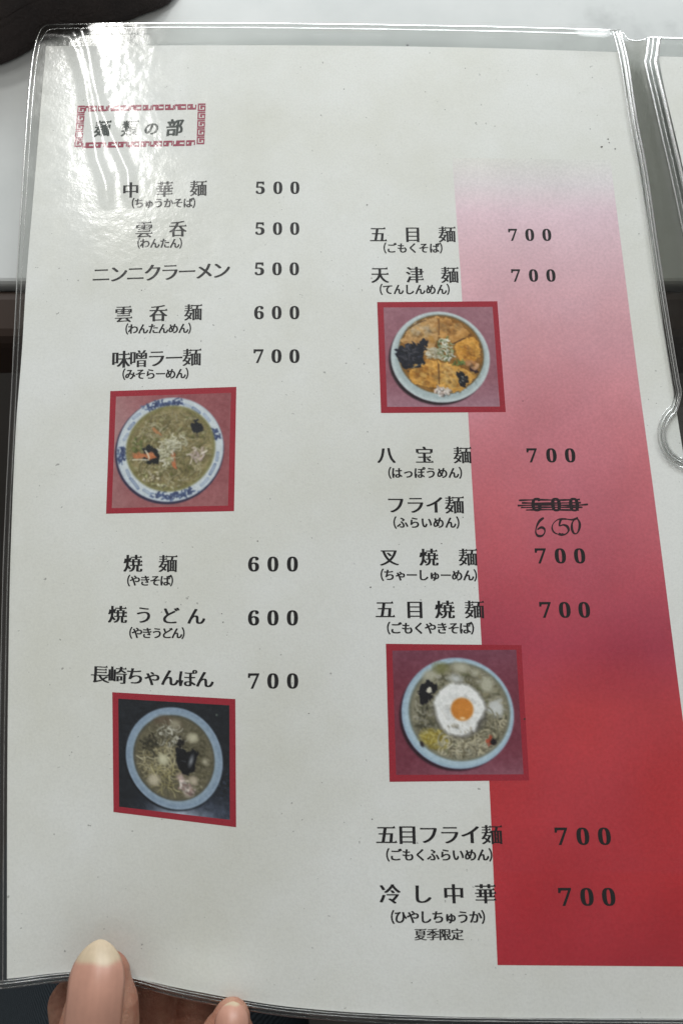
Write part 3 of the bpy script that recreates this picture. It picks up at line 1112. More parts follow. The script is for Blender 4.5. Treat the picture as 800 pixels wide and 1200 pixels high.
A.poly([z(462, 430), z(485, 418), z(505, 428), z(506, 452), z(532, 452), z(534, 476), z(506, 490), z(506, 502), z(480, 498), z(466, 468)], (28, 30, 36), 0.04)
A.bits(*z(497, 470), 0.03, 0.04, 7, [(150, 150, 140)], (0.006, 0.014))
A.poly([z(540, 398), z(574, 400), z(570, 424), z(548, 424)], (48, 28, 34), 0.03)
A.bits(*z(540, 385), 0.06, 0.03, 12, [(206, 160, 120), (196, 140, 90)], (0.02, 0.04), 0.8)
A.strands(*z(400, 310), 0.08, 0.12, 110, [(206, 206, 190), (168, 176, 140), (120, 140, 90), (196, 196, 172), (222, 222, 212), (96, 110, 70)], ln=(0.012, 0.04), w=(0.007, 0.018), a=0.85)
A.strands(*z(335, 325), 0.05, 0.05, 30, [(206, 200, 180), (184, 176, 150)], ln=(0.02, 0.04), w=(0.01, 0.02), a=0.8)
A.bits(*z(390, 525), 0.08, 0.035, 34, [(206, 196, 188), (222, 216, 212), (190, 170, 160)], (0.012, 0.028), 0.85)
A.strands(*z(480, 375), 0.06, 0.02, 14, [(108, 130, 70)], ln=(0.02, 0.04), a=0.8)
place_photo(O2, I2, A, 'printed photo of an omelette noodle bowl', k=PK * 0.9, sat=0.88)

# -- bowl with a fried egg
O3 = [(451.9, 754.4), (610.5, 756.0), (619.5, 914.5), (456.2, 916.2)]
I3 = [(459.5, 762.4), (604.5, 761.5), (613, 907.4), (463.9, 908.1)]
z = Z(I3, 4.2105, 440, 740)
A = Art((116, 52, 68), 37)
A.mottle(0.5, 0.5, 2, 2, 16, 5)
A.blend(np.clip(0.30 - A.Y, 0, 0.3) * 1.2, (126, 88, 108))
A.blend(np.clip(A.Y - 0.80, 0, 0.2) * 2.2 * np.clip(A.X * 2, 0, 1), (150, 110, 124))
cx, cy = z(404, 404)
rx, ry = (z(681, 404)[0] - z(127, 404)[0]) / 2, (z(404, 679)[1] - z(404, 130)[1]) / 2
A.ell(*z(390, 418), rx * 0.985, ry * 0.985, (44, 18, 34), soft=0.02)
A.ell(cx, cy, rx, ry, (142, 166, 184))
A.ell(cx + 0.004, cy - 0.003, rx * 0.955, ry * 0.955, (154, 176, 190), soft=0.02)
A.ell(*z(412, 396), rx * 0.90, ry * 0.885, (100, 104, 92), soft=0.02)
A.ell(*z(414, 398), rx * 0.875, ry * 0.865, (126, 122, 102), soft=0.03)
A.clip = (*z(414, 398), rx * 0.87, ry * 0.86)
A.mottle(*z(414, 398), rx * 0.875, ry * 0.86, 62, 16)
A.strands(*z(414, 398), rx * 0.80, ry * 0.80, 330, [(160, 154, 132), (138, 132, 108), (104, 102, 78), (176, 172, 154), (120, 116, 88), (88, 88, 68)], curl=4, a=0.6)
A.bits(*z(414, 398), rx * 0.80, ry * 0.80, 110, [(176, 174, 160), (100, 104, 70), (150, 142, 112)], (0.012, 0.03), a=0.45)
for zx, zy, w_, h_, r_ in [(268, 215, 30, 24, -0.3), (320, 180, 34, 20, 0.2), (395, 232, 30, 18, 0.1), (420, 180, 32, 20, 0.3), (545, 262, 32, 30, 0.5), (592, 385, 42, 40, 0.4), (490, 205, 18, 14, 0)]:
    x, y = z(zx, zy)
    c = (176, 178, 176) if zx in (592, 395) else ((118, 118, 78) if zx in (320,) else (162, 160, 142))
    A.ell(x, y, w_ / 630, h_ / 630, c, r_, 0.035, 0.7, 0.8)
A.poly([z(200, 300), z(222, 262), z(262, 242), z(296, 248), z(300, 280), z(276, 310), z(258, 335), z(240, 365), z(214, 362), z(204, 335)], (28, 28, 34), 0.05)
A.poly([z(238, 296), z(256, 282), z(270, 276), z(274, 300), z(256, 304)], (190, 186, 170), 0.03)
A.strands(*z(245, 440), 0.08, 0.06, 26, [(112, 108, 84), (80, 78, 60), (150, 146, 130)], ln=(0.03, 0.08), w=(0.01, 0.02))
A.ell(*z(270, 525), 0.085, 0.075, (152, 136, 52), 0.6, 0.03, 0.35, 0.8)
A.ell(*z(325, 540), 0.06, 0.07, (160, 146, 76), 0.6, 0.03, 0.35, 0.7)
A.strands(*z(285, 535), 0.10, 0.07, 40, [(186, 170, 92), (150, 132, 50), (170, 160, 110)], ln=(0.03, 0.08), w=(0.008, 0.016))
A.strands(*z(450, 560), 0.22, 0.09, 110, [(186, 178, 150), (166, 160, 136), (120, 112, 88), (200, 194, 170)], ln=(0.05, 0.14), w=(0.008, 0.013), curl=4.5, a=0.8)
A.strands(*z(580, 470), 0.10, 0.10, 50, [(176, 168, 142), (140, 134, 110), (100, 96, 76)], ln=(0.05, 0.12), w=(0.008, 0.013), curl=4, a=0.8)
A.poly([z(536, 540), z(556, 512), z(568, 516), z(562, 548), z(548, 566)], (160, 72, 48), 0.03)
A.ell(*z(580, 546), 0.024, 0.024, (34, 26, 30))
A.ell(*z(228, 556), 0.014, 0.024, (44, 38, 40), -0.4)
A.ell(*z(414, 392), 0.205, 0.212, (84, 82, 78), 0, 0.03, 0.06, 0.6)
A.poly([z(340, 270), z(380, 254), z(430, 256), z(470, 268), z(505, 300), z(532, 345), z(540, 378), z(530, 420), z(505, 450), z(492, 490), z(452, 510), z(405, 516), z(360, 506), z(330, 478), z(306, 430), z(296, 385), z(284, 350), z(300, 315)], (206, 207, 206), 0.012, soft=0.03)
A.mottle(*z(412, 388), 0.19, 0.20, 12, 6, 3)
A.bits(*z(412, 392), 0.17, 0.18, 34, [(208, 210, 210), (190, 192, 192), (194, 188, 178)], (0.015, 0.035), 0.16)
A.bits(*z(410, 480), 0.12, 0.04, 24, [(150, 142, 124), (170, 164, 150)], (0.006, 0.014), 0.5)
A.ell(*z(426, 384), 0.093, 0.096, (196, 168, 138), 0, 0.02)
A.ell(*z(426, 384), 0.086, 0.089, (190, 118, 42), 0, 0.016)
A.ell(*z(430, 378), 0.060, 0.060, (198, 126, 48), 0, 0.04, 0, 0.8)
A.ell(*z(428, 428), 0.020, 0.010, (222, 186, 140), 0.1, 0.012)
place_photo(O3, I3, A, 'printed photo of a noodle bowl topped with a fried egg', k=PK * 0.97, sat=0.84)

# -- champon on dark table
O4 = [(131.8, 811.2), (275.8, 819.2), (276.8, 969.4), (133.2, 951.6)]
I4 = [(138.8, 818.7), (268.9, 826.6), (269.4, 960.8), (139.8, 945.4)]
z = Z(I4, 4.7059, 120, 800)
A = Art((32, 38, 46), 51)
A.mottle(0.5, 0.5, 2, 2, 10, 10)
m1 = np.clip((A.Y - 0.72) * 3.2, 0, 1) * np.clip((A.X - 0.08) * 2.5, 0, 1)
tex = vnoise(RN, 30, 4, 3)
A.blend(m1 * (0.25 + 0.75 * tex) * 0.75, (112, 128, 164))
A.blend(np.clip((A.Y - 0.90) * 9, 0, 1) * np.clip(1 - np.abs(A.X - 0.55) * 3.0, 0, 1) * 0.9, (176, 188, 206))
A.bits(*z(670, 560), 0.06, 0.2, 40, [(80, 96, 130), (60, 72, 100), (40, 48, 64)], (0.006, 0.02), 0.25)
cx, cy = z(397, 418)
fq = inv_quad(I4)
A.ell(*z(392, 432), 0.435, 0.447, (18, 22, 28), 0, 0.02)
A.ell(cx, cy, 0.437, 0.458, (132, 154, 176), 0)
A.ell(cx - 0.003, cy - 0.004, 0.427, 0.448, (118, 140, 164), 0, 0.02)
A.ell(cx + 0.002, cy - 0.002, 0.395, 0.415, (126, 148, 168), 0, 0.03)
A.ell(*z(395, 415), 0.366, 0.385, (76, 76, 66), 0, 0.015)
A.ell(*z(397, 416), 0.355, 0.375, (100, 94, 72), 0, 0.03)
A.clip = (*z(397, 416), 0.355, 0.375)
A.mottle(*z(397, 416), 0.355, 0.375, 42, 16)
A.strands(*z(397, 416), 0.33, 0.34, 240, [(122, 116, 88), (98, 92, 64), (134, 128, 100), (80, 76, 54)], curl=4, a=0.5)
A.ell(*z(362, 222), 0.11, 0.055, (98, 84, 66), 0.1, 0.03, 0.3, 0.7)
A.strands(*z(365, 285), 0.13, 0.09, 70, [(168, 166, 148), (140, 136, 112), (188, 186, 170), (96, 90, 70)], ln=(0.03, 0.09), w=(0.007, 0.014), curl=4)
A.strands(*z(310, 430), 0.15, 0.13, 80, [(176, 166, 126), (150, 140, 100), (190, 182, 146)], ln=(0.05, 0.13), w=(0.006, 0.012), curl=2)
A.strands(*z(340, 520), 0.12, 0.12, 40, [(176, 166, 116), (150, 140, 92)], ln=(0.06, 0.14), w=(0.007, 0.012), curl=2)
A.strands(*z(265, 320), 0.06, 0.09, 16, [(60, 58, 46), (84, 80, 60)], ln=(0.04, 0.1), w=(0.01, 0.016))
for zx, zy, r_, c in [(500, 305, 24, (172, 166, 138)), (336, 425, 25, (178, 174, 142)), (285, 535, 30, (170, 160, 134)), (498, 545, 24, (166, 152, 130)), (470, 590, 34, (178, 162, 150)), (432, 528, 18, (176, 150, 144)), (565, 440, 10, (170, 164, 140)), (400, 228, 20, (140, 134, 110))]:
    A.ell(*z(zx, zy), r_ / 640, r_ / 700, np.array(c) * 0.92, 0.3, 0.035, 0.75, 0.85)
    A.ell(*z(zx + 3, zy - 3), r_ / 1100, r_ / 1300, np.array(c) + 10, 0.3, 0.04, 0.7, 0.5)
A.bits(*z(468, 575), 0.08, 0.06, 26, [(196, 176, 168), (150, 120, 112), (206, 196, 186)], (0.01, 0.026), 0.8)
A.bits(*z(520, 500), 0.12, 0.16, 30, [(150, 146, 116), (124, 118, 84)], (0.008, 0.02), 0.6)
A.poly([z(412, 368), z(428, 360), z(462, 376), z(496, 372), z(524, 382), z(526, 410), z(510, 455), z(500, 492), z(468, 502), z(432, 500), z(420, 460), z(412, 420)], (24, 26, 32), 0.03)
A.ell(*z(490, 432), 0.016, 0.045, (120, 124, 130), 0.3, 0.02, 0.2, 0.8)
A.stroke(*z(436, 430), 0.2, 0.04, 0.008, (90, 94, 100), 0, 0.7)
A.poly([z(425, 312), z(440, 300), z(446, 330), z(425, 352), z(412, 342)], (38, 36, 34), 0.04)
A.clip = None
A.ell(*z(630, 178), 0.008, 0.008, (110, 124, 110))
place_photo(O4, I4, A, 'printed photo of a noodle bowl on a dark table', k=PK * 1.0, sat=0.72)

# ------------------------------------------------------------------ flecks of dirt on the page
flecks = [(712, 163, 1.1), (713, 167, .8), (704.5, 172, 1.2), (720, 174.5, 1.0), (691, 151, .7), (521, 128.5, .6), (557, 144, .7), (558, 146, .5), (498, 107.5, .5), (403, 104.5, .6),
          (430, 240, .8), (260, 719, .8), (261.5, 729, .9), (302, 634, .8), (542, 606, .8), (517, 637, .7), (614, 842.5, 1.3), (104, 967, .9), (106, 967.5, .8), (342, 941, .8), (362, 836, .7),
          (748, 274, .7), (166, 340, .6), (286, 387, .5), (190, 960, .5), (545, 80, .7), (477, 53, 1.1), (503, 62, .6), (436, 960, .8), (434, 688, 1.0), (612, 470, .7)]
V = []; Fc = []
for (x, y, r) in flecks:
    b0 = len(V)
    k = 6
    a0 = random.random() * 3
    for i in range(k):
        rr = r * random.uniform(0.55, 1.15)
        V.append(P(x + rr * 1.3 * math.cos(a0 + i * 6.283 / k), y + rr * 0.8 * math.sin(a0 + i * 6.283 / k), 0.000065))
    Fc.append(tuple(range(b0, b0 + k)))
me = mesh('dirt_flecks', V, Fc)
o = link('dirt_flecks', me, page, simple('dark_dirt', (0.02, 0.017, 0.015, 1), 0.8))
o['kind'] = 'stuff'

# ------------------------------------------------------------------ the vinyl sleeve
def seg_dist(px, py, path):
    best = 1e9
    for i in range(len(path) - 1):
        x1, y1 = path[i]; x2, y2 = path[i + 1]
        L2 = (x2 - x1) ** 2 + (y2 - y1) ** 2
        t_ = max(0, min(1, ((px - x1) * (x2 - x1) + (py - y1) * (y2 - y1)) / L2))
        d = math.hypot(px - x1 - t_ * (x2 - x1), py - y1 - t_ * (y2 - y1))
        best = min(best, d)
    return best


R1 = [(52, 40), (80, 43), (90, 60), (98, 90), (105, 130), (108, 150), (113, 185), (124, 215), (126, 240)]
R2 = [(95, 35), (104, 60), (110, 92), (118, 128), (134, 165), (150, 200), (152, 235)]
CR = vnoise(256, 30, 77, 3, 0.6)
CR2 = vnoise(256, 6, 78, 3, 0.6)


def film_h(x, y):
    z = 0.0009
    if x < 240 and y < 300:
        d1 = seg_dist(x, y, R1); d2 = seg_dist(x, y, R2)
        f1 = 1 if y < 225 else max(0, 1 - (y - 225) / 25)
        z += 0.00030 * math.exp(-(d1 / 6.5) ** 2) * f1
        z += 0.00030 * math.exp(-(d2 / 6.0) ** 2) * f1
    if x < 330 and y < 330:
        w = math.exp(-((x - 140) / 55) ** 2 - ((y - 110) / 110) ** 2) * (1 - 0.85 * math.exp(-(min(d1, d2) / 5) ** 2) if x < 240 and y < 300 else 1)
        i, j = int(y * 1.0) % 256, int(x * 1.0 + y * 0.25) % 256
        z += 0.00022 * w * (CR[i, j] - 0.5)
    if x < 60 and 540 < y < 720:
        z += 0.0007 * math.exp(-((x - 22) / 4.5) ** 2 - ((y - 625) / 50) ** 2)
    z += 0.0013 * math.exp(-((x - 695) / 17) ** 2 - ((y - 44) / 9) ** 2)
    return z


def film_grid(name, x_of, nx, y0, y1, ny, mat, zf, parent):
    V = []
    for j in range(ny + 1):
        t_ = j / ny
        for i in range(nx + 1):
            s_ = i / nx
            x = 400.0; y = 600.0
            for _ in range(5):
                y = (1 - t_) * y0(x) + t_ * y1(x)
                a, b_ = x_of(y)
                x = a + (b_ - a) * s_
            V.append(P(x, y, zf(x, y)))
    Fc = [(j * (nx + 1) + i, (j + 1) * (nx + 1) + i, (j + 1) * (nx + 1) + i + 1, j * (nx + 1) + i + 1) for j in range(ny) for i in range(nx)]
    return link(name, mesh(name, V, Fc), parent, mat, smooth=True)


SX = lambda y: (spl(SL, y), spl(SR, y))
front = film_grid('front_film', SX, 330, lambda x: spl(ST, x), lambda x: spl(SB, x), 480, M_FILM, film_h, menu)
back = film_grid('back_film', SX, 60, lambda x: spl(ST, x), lambda x: spl(SB, x), 90, M_BACK, lambda x, y: -0.0006, menu)


def tube(path, rx, rz, dz, wob=0.0, seg=8, seed=0):
    """welded bead following photo-pixel points: rx in pixels, rz in metres"""
    rs = np.random.RandomState(seed)
    V = []; Fc = []
    n = len(path)
    ph = rs.rand() * 6
    for i, p in enumerate(path):
        a = Vector(path[max(0, i - 1)]); c = Vector(path[min(n - 1, i + 1)])
        d = (c - a).normalized()
        nr = Vector((-d.y, d.x))
        w = 1 + wob * (math.sin(i * 0.9 + ph) * 0.5 + rs.randn() * 0.35)
        for k in range(seg):
            th = 2 * math.pi * k / seg
            q = Vector(p) + nr * (rx * w * math.cos(th))
            V.append(P(q.x, q.y, dz + rz * w * math.sin(th)))
    for i in range(n - 1):
        for k in range(seg):
            Fc.append((i * seg + k, i * seg + (k + 1) % seg, (i + 1) * seg + (k + 1) % seg, (i + 1) * seg + k))
    Fc.append(tuple(reversed(range(seg))))
    Fc.append(tuple((n - 1) * seg + k for k in range(seg)))
    return V, Fc


def edge_path(inset, n=60):
    """outline just inside the sleeve's edge, from the lower left up and round to the top right"""
    pts = []
    ys = np.linspace(1150, 46 + inset * 0.6, n)
    for y in ys:
        pts.append((spl(SL, y) + inset, y))
    x0 = spl(SL, 34) + inset
    yt = spl(ST, 60) + inset
    for a in (20, 45, 70):
        th = math.radians(a)
        pts.append((x0 + 12 * (1 - math.cos(th)), yt + 12 * (1 - math.sin(th))))
    for x in np.linspace(x0 + 14, 722 - inset, 36):
        pts.append((x, spl(ST, x) + inset))
    return pts


def bottom_path(inset, x0=-6, x1=900):
    return [(x, spl(SB, x) - inset) for x in np.linspace(x0, x1, 70)]


parts = []
parts.append(tube(edge_path(1.0), 0.9, 0.00018, 0.0002, 0.25, seed=1))
parts.append(tube(edge_path(6.0), 0.5, 0.00012, 0.0008, 0.3, seed=2))
parts.append(tube(bottom_path(0.5), 1.5, 0.0006, 0.0002, 0.2, seed=3))
parts.append(tube(bottom_path(5.0), 1.2, 0.0005, 0.0008, 0.2, seed=4))
parts.append(tube(bottom_path(8.5), 0.8, 0.0003, 0.0008, 0.2, seed=14))
V, Fc = join(parts)
link('edge_weld', mesh('edge_weld', V, Fc), menu, M_WELD, 'clear welded edge along the left, top and bottom', smooth=True)

# spine side: several parallel beads that swing round the thumb notch
NC = Vector((812, 508))


def spine_side(off, r, top_y=36):
    pts = [(spl(SR, y) + off, y) for y in np.linspace(top_y, 462, 34)]
    a0 = math.radians(-128); a1 = math.radians(-250)
    for k in range(15):
        a = a0 + (a1 - a0) * k / 14
        pts.append((NC.x + r * math.cos(a), NC.y + r * math.sin(a)))
    pts += [(814 + off * 0.2, 553 + off * 0.3), (824 + off, 562)]
    pts += [(spl(SR, y) + off + 6, y) for y in np.linspace(600, 1180, 20)]
    return smooth_path(pts, 2)


parts = [tube(spine_side(-0.8, 33), 1.4, 0.0005, 0.0006, 0.05, seed=5),
         tube(spine_side(-4.6, 37.5), 1.9, 0.0003, 0.0006, 0.05, seed=6),
         tube(spine_side(-9.0, 42.0), 0.8, 0.0002, 0.0007, 0.05, seed=7)]
V, Fc = join(parts)
link('spine_weld', mesh('spine_weld', V, Fc), menu, M_WELD, 'ridged weld on the spine side with a round thumb notch', smooth=True)

# clear disc of film inside the notch, cloudy strip between the two leaves
V = [P(NC.x, NC.y, 0.0003)] + [P(NC.x + 34 * math.cos(i * math.pi / 18), NC.y + 34 * math.sin(i * math.pi / 18), 0.0003) for i in range(36)]
Fc = [(0, 1 + i, 1 + (i + 1) % 36) for i in range(36)]
link('notch_film', mesh('notch_film', V, Fc), menu, M_FILM)
GL = [(46, 728), (60, 734), (140, 747), (200, 758.5), (300, 773), (450, 797), (900, 870)]
GR = [(46, 757), (71, 756), (117, 766), (170, 778), (200, 785), (300, 806), (450, 836), (900, 910)]
V = []
for j in range(61):
    y = 47 + (560 - 47) * j / 60
    for i in range(7):
        x = spl(GL, y) * (1 - i / 6) + spl(GR, y) * (i / 6)
        V.append(P(x, y + (1.5 * math.sin(i * 1.3) if j == 0 else 0), -0.0012 - 0.0012 * math.sin(math.pi * i / 6)))
Fc = [(j * 7 + i, (j + 1) * 7 + i, (j + 1) * 7 + i + 1, j * 7 + i + 1) for j in range(60) for i in range(6)]
link('spine_strip', mesh('spine_strip', V, Fc), menu, M_SPINE, smooth=True)
rim = tube(smooth_path([(728, 38), (731, 40), (733, 44), (738, 47), (745, 47.5), (752, 47), (757, 45)], 3), 0.7, 0.0004, 0.0, 0.2, seed=9)

# second leaf at the right
P2L = [(60, 770), (100, 777), (185, 797), (300, 822), (600, 884), (1200, 1010)]
P2R = [(60, 1180), (1200, 1420)]
V, Fc = sheet(P2L, P2R, [(700, 64), (1200, 78)], [(700, 1194), (1400, 1200)], 24, 50, -0.0005)
pg2 = link('menu_page', mesh('menu_page_right', V, Fc), menu, M_PAPER, 'second leaf, only its left edge in view', smooth=True)
E2L = [(40, 757), (71, 755), (117, 765), (170, 777), (200, 784), (300, 805), (600, 867), (1200, 993)]
film_grid('front_film', lambda y: (spl(E2L, y), spl(E2L, y) + 430), 60, lambda x: 43 + (x - 757) * 0.03, lambda x: 1203.0, 110, M_FILM, lambda x, y: 0.0006, menu)
film_grid('back_film', lambda y: (spl(E2L, y), spl(E2L, y) + 430), 12, lambda x: 43 + (x - 757) * 0.03, lambda x: 1203.0, 40, M_BACK, lambda x, y: -0.0010, menu)
pp = []
for k, off in enumerate((0.5, 6.0, 12.5)):
    pp.append(tube([(spl(E2L, y) + off + (2.5 if y < 66 else 0), y) for y in np.linspace(43, 900, 90)], (1.4, 0.8, 2.2)[k], 0.0004, 0.0004, 0.05, seed=20 + k))
pp.append(tube([(x, 44 + (x - 757) * 0.03) for x in np.linspace(757, 1180, 40)], 1.5, 0.0005, 0.0003, 0.2, seed=25))
pp.append(rim)
V, Fc = join(pp)
link('edge_weld', mesh('edge_weld_right', V, Fc), menu, M_WELD, 'clear welded edge of the second leaf', smooth=True)

# ------------------------------------------------------------------ the holder's lap
def lap():
    o = empty('person', (0, -0.35, -0.75), 'seated person in dark jeans and pale skin holding the menu by its lower edge', 'person')
    m = bpy.data.materials.new('dark_denim')
    t, N, L, b = nt(m)
    tc = N.new('ShaderNodeTexCoord')
    w = N.new('ShaderNodeTexWave'); w.inputs['Scale'].default_value = 260; w.inputs['Distortion'].default_value = 3; w.bands_direction = 'DIAGONAL'
    w.inputs['Detail'].default_value = 3
    L.new(tc.outputs['Object'], w.inputs['Vector'])
    r = ramp(N, L, w.outputs['Fac'], [(0.2, (0.010, 0.017, 0.024, 1)), (0.8, (0.045, 0.062, 0.078, 1))])
    L.new(r.outputs['Color'], b.inputs['Base Color'])
    b.inputs['Roughness'].default_value = 0.9
    return o, m


person, M_DENIM = lap()


def capsule_chain(pts, seg=16):
    """closed tapering tube through (x, y, z, r) points"""
    bm = bmesh.new()
    rings = []
    n = len(pts)
    ref = Vector((0, 0, 1))
    P_ = [Vector(p[:3]) for p in pts]
    # round caps
    full = []
    for i in range(n):
        full.append((P_[i], pts[i][3]))
    d0 = (P_[0] - P_[1]).normalized(); d1 = (P_[-1] - P_[-2]).normalized()
    caps0 = [(P_[0] + d0 * pts[0][3] * math.sin(a), pts[0][3] * math.cos(a)) for a in (1.45, 1.1, 0.7, 0.35)]
    caps1 = [(P_[-1] + d1 * pts[-1][3] * math.sin(a), pts[-1][3] * math.cos(a)) for a in (0.35, 0.7, 1.1, 1.45)]
    full = caps0 + full + caps1
    for i, (c, r) in enumerate(full):
        a = full[max(0, i - 1)][0]; b_ = full[min(len(full) - 1, i + 1)][0]
        d = (b_ - a).normalized()
        s = d.cross(ref)
        if s.length < 0.05:
            s = d.cross(Vector((0, 1, 0)))
        s.normalize()
        u = s.cross(d).normalized()
        rings.append([bm.verts.new(c + s * r * math.cos(2 * math.pi * k / seg) + u * r * math.sin(2 * math.pi * k / seg)) for k in range(seg)])
    for i in range(len(rings) - 1):
        for k in range(seg):
            bm.faces.new((rings[i][k], rings[i][(k + 1) % seg], rings[i + 1][(k + 1) % seg], rings[i + 1][k]))
    bm.faces.new(list(reversed(rings[0]))); bm.faces.new(rings[-1])
    bmesh.ops.recalc_face_normals(bm, faces=bm.faces)
    v = [tuple(q.co) for q in bm.verts]
    bm.verts.index_update()
    f = [tuple(q.index for q in fc.verts) for fc in bm.faces]
    bm.free()
    return v, f


def remeshed(name, parts, voxel, smooth=6):
    V, Fc = join(parts)
    me = mesh(name, V, Fc)
    o = bpy.data.objects.new(name, me)
    COL.objects.link(o)
    r = o.modifiers.new('r', 'REMESH'); r.mode = 'VOXEL'; r.voxel_size = voxel
    s = o.modifiers.new('s', 'SMOOTH'); s.iterations = smooth; s.factor = 0.6
    dg = bpy.context.evaluated_depsgraph_get()
    me2 = bpy.data.meshes.new_from_object(o.evaluated_get(dg))
    bpy.data.objects.remove(o)
    me2.name = name
    return me2


def C(x, y, z, r):
    q = at(x, y, z)
    return (q.x, q.y, q.z, r)


# both thighs and hips in jeans, well below the menu
tr = [capsule_chain([(-0.12, edge_y + 0.02, -0.27, 0.075), (-0.115, -0.2, -0.255, 0.09), (-0.10, -0.48, -0.25, 0.105), (-0.05, -0.60, -0.25, 0.13)]),
      capsule_chain([(0.13, edge_y + 0.02, -0.28, 0.075), (0.12, -0.2, -0.265, 0.09), (0.10, -0.48, -0.25, 0.105), (0.05, -0.60, -0.25, 0.13)]),
      capsule_chain([(-0.12, edge_y + 0.02, -0.29, 0.065), (-0.125, edge_y - 0.01, -0.5, 0.055), (-0.13, edge_y - 0.03, -0.72, 0.045)]),
      capsule_chain([(0.13, edge_y + 0.02, -0.30, 0.065), (0.135, edge_y - 0.01, -0.5, 0.055), (0.14, edge_y - 0.03, -0.72, 0.045)])]
link('trousers', remeshed('trousers', tr, 0.008, 4), person, M_DENIM, smooth=True)

m = bpy.data.materials.new('skin')
t, N, L, b = nt(m)
n1 = noise(N, L, 150, 6, 0.7)
r1 = ramp(N, L, n1.outputs['Fac'], [(0.3, rgba((168, 108, 88), 0.85)), (0.7, rgba((194, 148, 124), 0.85))])
L.new(r1.outputs['Color'], b.inputs['Base Color'])
b.inputs['Roughness'].default_value = 0.48
b.inputs['Subsurface Weight'].default_value = 0.15
b.inputs['Subsurface Radius'].default_value = (0.004, 0.0015, 0.0008)
b.inputs['Subsurface Scale'].default_value = 1.0
bump = N.new('ShaderNodeBump'); bump.inputs['Strength'].default_value = 0.3; bump.inputs['Distance'].default_value = 0.0004
n2 = noise(N, L, 900, 5, 0.75); L.new(n2.outputs['Fac'], bump.inputs['Height']); L.new(bump.outputs['Normal'], b.inputs['Normal'])
bump.inputs['Strength'].default_value = 0.8; bump.inputs['Distance'].default_value = 0.0007
M_SKIN = m

# the holder's unseen upper body, added to darken the near side of the menu
m_knit = bpy.data.materials.new('charcoal_knit')
t, N, L, b = nt(m_knit)
n1 = noise(N, L, 400, 3, 0.6)
r1 = ramp(N, L, n1.outputs['Fac'], [(0.3, (0.03, 0.03, 0.034, 1)), (0.7, (0.06, 0.06, 0.066, 1))])
L.new(r1.outputs['Color'], b.inputs['Base Color']); b.inputs['Roughness'].default_value = 0.95
ty = -0.40
body = [capsule_chain([(-0.06, -0.56, -0.20, 0.13), (-0.07, -0.50, 0.0, 0.13), (-0.09, ty - 0.04, 0.20, 0.13), (-0.07, ty, 0.34, 0.09), (-0.02, ty, 0.40, 0.06)]),
        capsule_chain([(0.06, -0.56, -0.20, 0.13), (0.07, -0.50, 0.0, 0.13), (0.09, ty - 0.04, 0.20, 0.13), (0.07, ty, 0.34, 0.09), (0.02, ty, 0.40, 0.06)]),
        capsule_chain([(-0.10, ty, 0.34, 0.065), (-0.20, ty, 0.31, 0.062), (-0.26, -0.47, 0.10, 0.052), (-0.24, -0.46, -0.06, 0.048), (-0.14, -0.40, -0.108, 0.042)]),
        capsule_chain([(0.10, ty, 0.34, 0.065), (0.20, ty, 0.31, 0.062), (0.27, -0.45, 0.12, 0.052), (0.22, -0.36, 0.10, 0.045), (0.16, -0.28, 0.16, 0.040)])]
link('unseen_torso', remeshed('unseen_torso', body, 0.008, 4), person, m_knit, smooth=True)

zt = height(118, 1150)
hand = [
    # thumb in front of the page
    capsule_chain([C(123, 1146, zt + 0.0068, 0.0068), C(121, 1168, zt + 0.0076, 0.0091), C(116, 1205, zt + 0.0076, 0.0104), C(108, 1270, zt + 0.006, 0.0115), C(120, 1370, zt - 0.006, 0.013),
                   C(170, 1520, zt - 0.022, 0.017), C(215, 1640, zt - 0.03, 0.021)]),
    # forefinger tip showing over the edge
    capsule_chain([C(271, 1194, zt + 0.0030, 0.0052), C(268, 1206, zt + 0.0030, 0.0070), C(262, 1250, zt - 0.002, 0.0082), C(262, 1330, zt - 0.012, 0.0088), C(268, 1480, zt - 0.024, 0.010), C(285, 1640, zt - 0.030, 0.013)]),
    # fingers behind the page
    capsule_chain([C(178, 1148, zt - 0.0125, 0.0072), C(172, 1190, zt - 0.0135, 0.0085), C(180, 1290, zt - 0.020, 0.0092), C(215, 1470, zt - 0.030, 0.0105), C(240, 1640, zt - 0.034, 0.013)]),
    capsule_chain([C(236, 1168, zt - 0.0135, 0.0072), C(238, 1210, zt - 0.0140, 0.0084), C(244, 1290, zt - 0.020, 0.0092), C(262, 1470, zt - 0.030, 0.0105), C(270, 1640, zt - 0.034, 0.013)]),
    capsule_chain([C(84, 1176, zt - 0.0125, 0.0066), C(96, 1215, zt - 0.0145, 0.0078), C(120, 1300, zt - 0.020, 0.0085), C(170, 1470, zt - 0.030, 0.010), C(210, 1640, zt - 0.034, 0.013)]),
    # palm, wrist, forearm
    capsule_chain([C(190, 1600, zt - 0.034, 0.019), C(240, 1850, zt - 0.044, 0.021), C(262, 2100, zt - 0.06, 0.022)]),
    capsule_chain([C(300, 1600, zt - 0.034, 0.018), C(290, 1850, zt - 0.044, 0.021), C(285, 2100, zt - 0.06, 0.022)]),
    capsule_chain([C(275, 2050, zt - 0.06, 0.024), C(290, 2600, zt - 0.10, 0.030), (-0.13, -0.42, -0.11, 0.036)]),
]
hand_me = remeshed('hand', hand, 0.0011, 5)
hand_o = link('hand', hand_me, person, M_SKIN, 'pale hand gripping the lower edge of the menu', smooth=True)

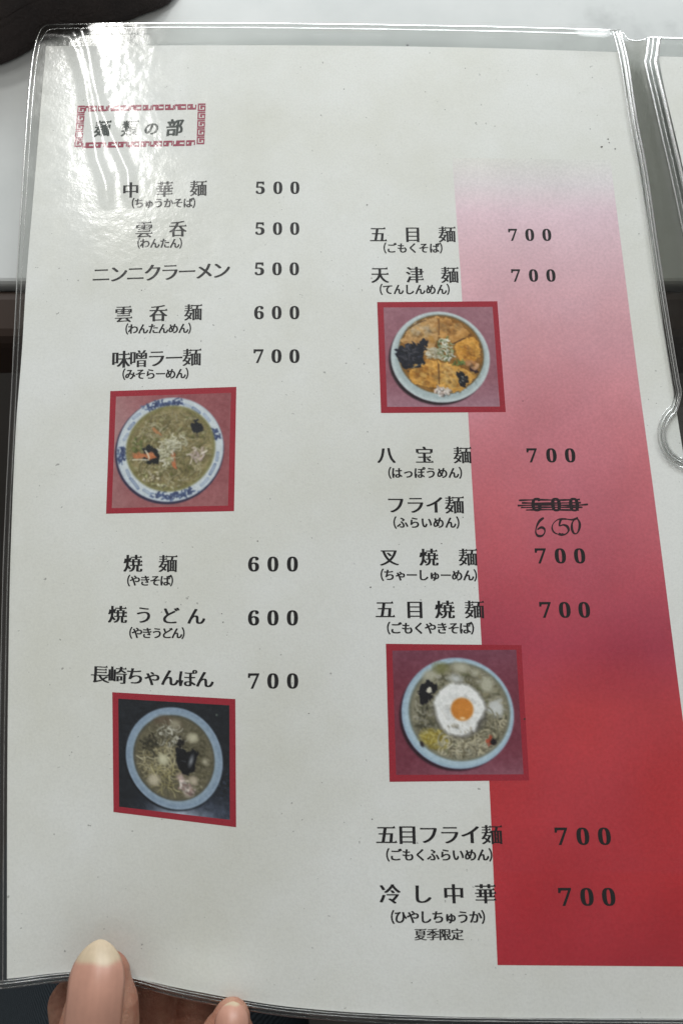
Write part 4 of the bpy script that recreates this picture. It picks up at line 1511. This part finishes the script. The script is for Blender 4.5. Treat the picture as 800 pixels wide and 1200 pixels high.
m_nail = bpy.data.materials.new('nail')
t, N, L, b = nt(m_nail)
a = N.new('ShaderNodeAttribute'); a.attribute_name = 'ink'
nn = noise(N, L, 260, 5, 0.65)
rr = ramp(N, L, nn.outputs['Fac'], [(0.3, g(0.88)), (0.7, g(1.0))])
mx = N.new('ShaderNodeMix'); mx.data_type = 'RGBA'; mx.blend_type = 'MULTIPLY'; mx.inputs['Factor'].default_value = 1
L.new(a.outputs['Color'], mx.inputs['A']); L.new(rr.outputs['Color'], mx.inputs['B'])
L.new(mx.outputs['Result'], b.inputs['Base Color'])
b.inputs['Roughness'].default_value = 0.42


def nail(cx, cy, w, ln, lean_, zoff, rad, label, tipfrac=0.22, tip=(186, 168, 142), bed=(182, 136, 118), round_=0.45):
    """a curved plate; cx, cy = middle of its free edge in photo px, ln = length down the finger"""
    V = []; cols = []
    nu, nv_ = 22, 40
    for j in range(nv_ + 1):
        v = (j / nv_) ** 1.6
        for i in range(nu + 1):
            u = i / nu * 2 - 1
            k = min(1.0, v / round_)
            prof = 0.5 * w * (1 - (1 - k) ** 2.2) ** 0.62 * (1 + 0.04 * v)
            x = cx + lean_ * v * ln + u * prof
            y = cy + v * ln
            zz = zoff(v) - (u * prof / (w * 0.5)) ** 2 * rad - 0.0004 * (1 - v) ** 3
            V.append(at(x, y, zz))
            edge = tipfrac - 0.07 * (u * prof / (w * 0.5)) ** 2 + 0.012 * math.sin(u * 5)
            k = min(1, max(0, (v - edge) / 0.05))
            c = np.array(lin(tip)) * (1 - k) + np.array(lin(bed)) * k
            c = c * (1 + 0.018 * math.sin(u * 23 + 0.6 * math.sin(u * 9)))
            cols.append(c)
    Fc = [(j * (nu + 1) + i, (j + 1) * (nu + 1) + i, (j + 1) * (nu + 1) + i + 1, j * (nu + 1) + i + 1) for j in range(nv_) for i in range(nu)]
    me = mesh('nail', V, Fc)
    set_ink(me, np.array(cols))
    o = link('nail', me, person, m_nail, label, smooth=True)
    s = o.modifiers.new('t', 'SOLIDIFY'); s.thickness = 0.0004; s.offset = -1


nail(118.5, 1100.5, 66, 125, -0.10, lambda v: zt + 0.0095 + 0.0088 * (1 - (1 - v) ** 3.0), 0.0040, 'long pale thumbnail', 0.22)
nail(273, 1173.5, 40, 60, -0.05, lambda v: zt + 0.0068 + 0.0050 * (1 - (1 - v) ** 3.0), 0.0030, 'short fingernail', 0.06)
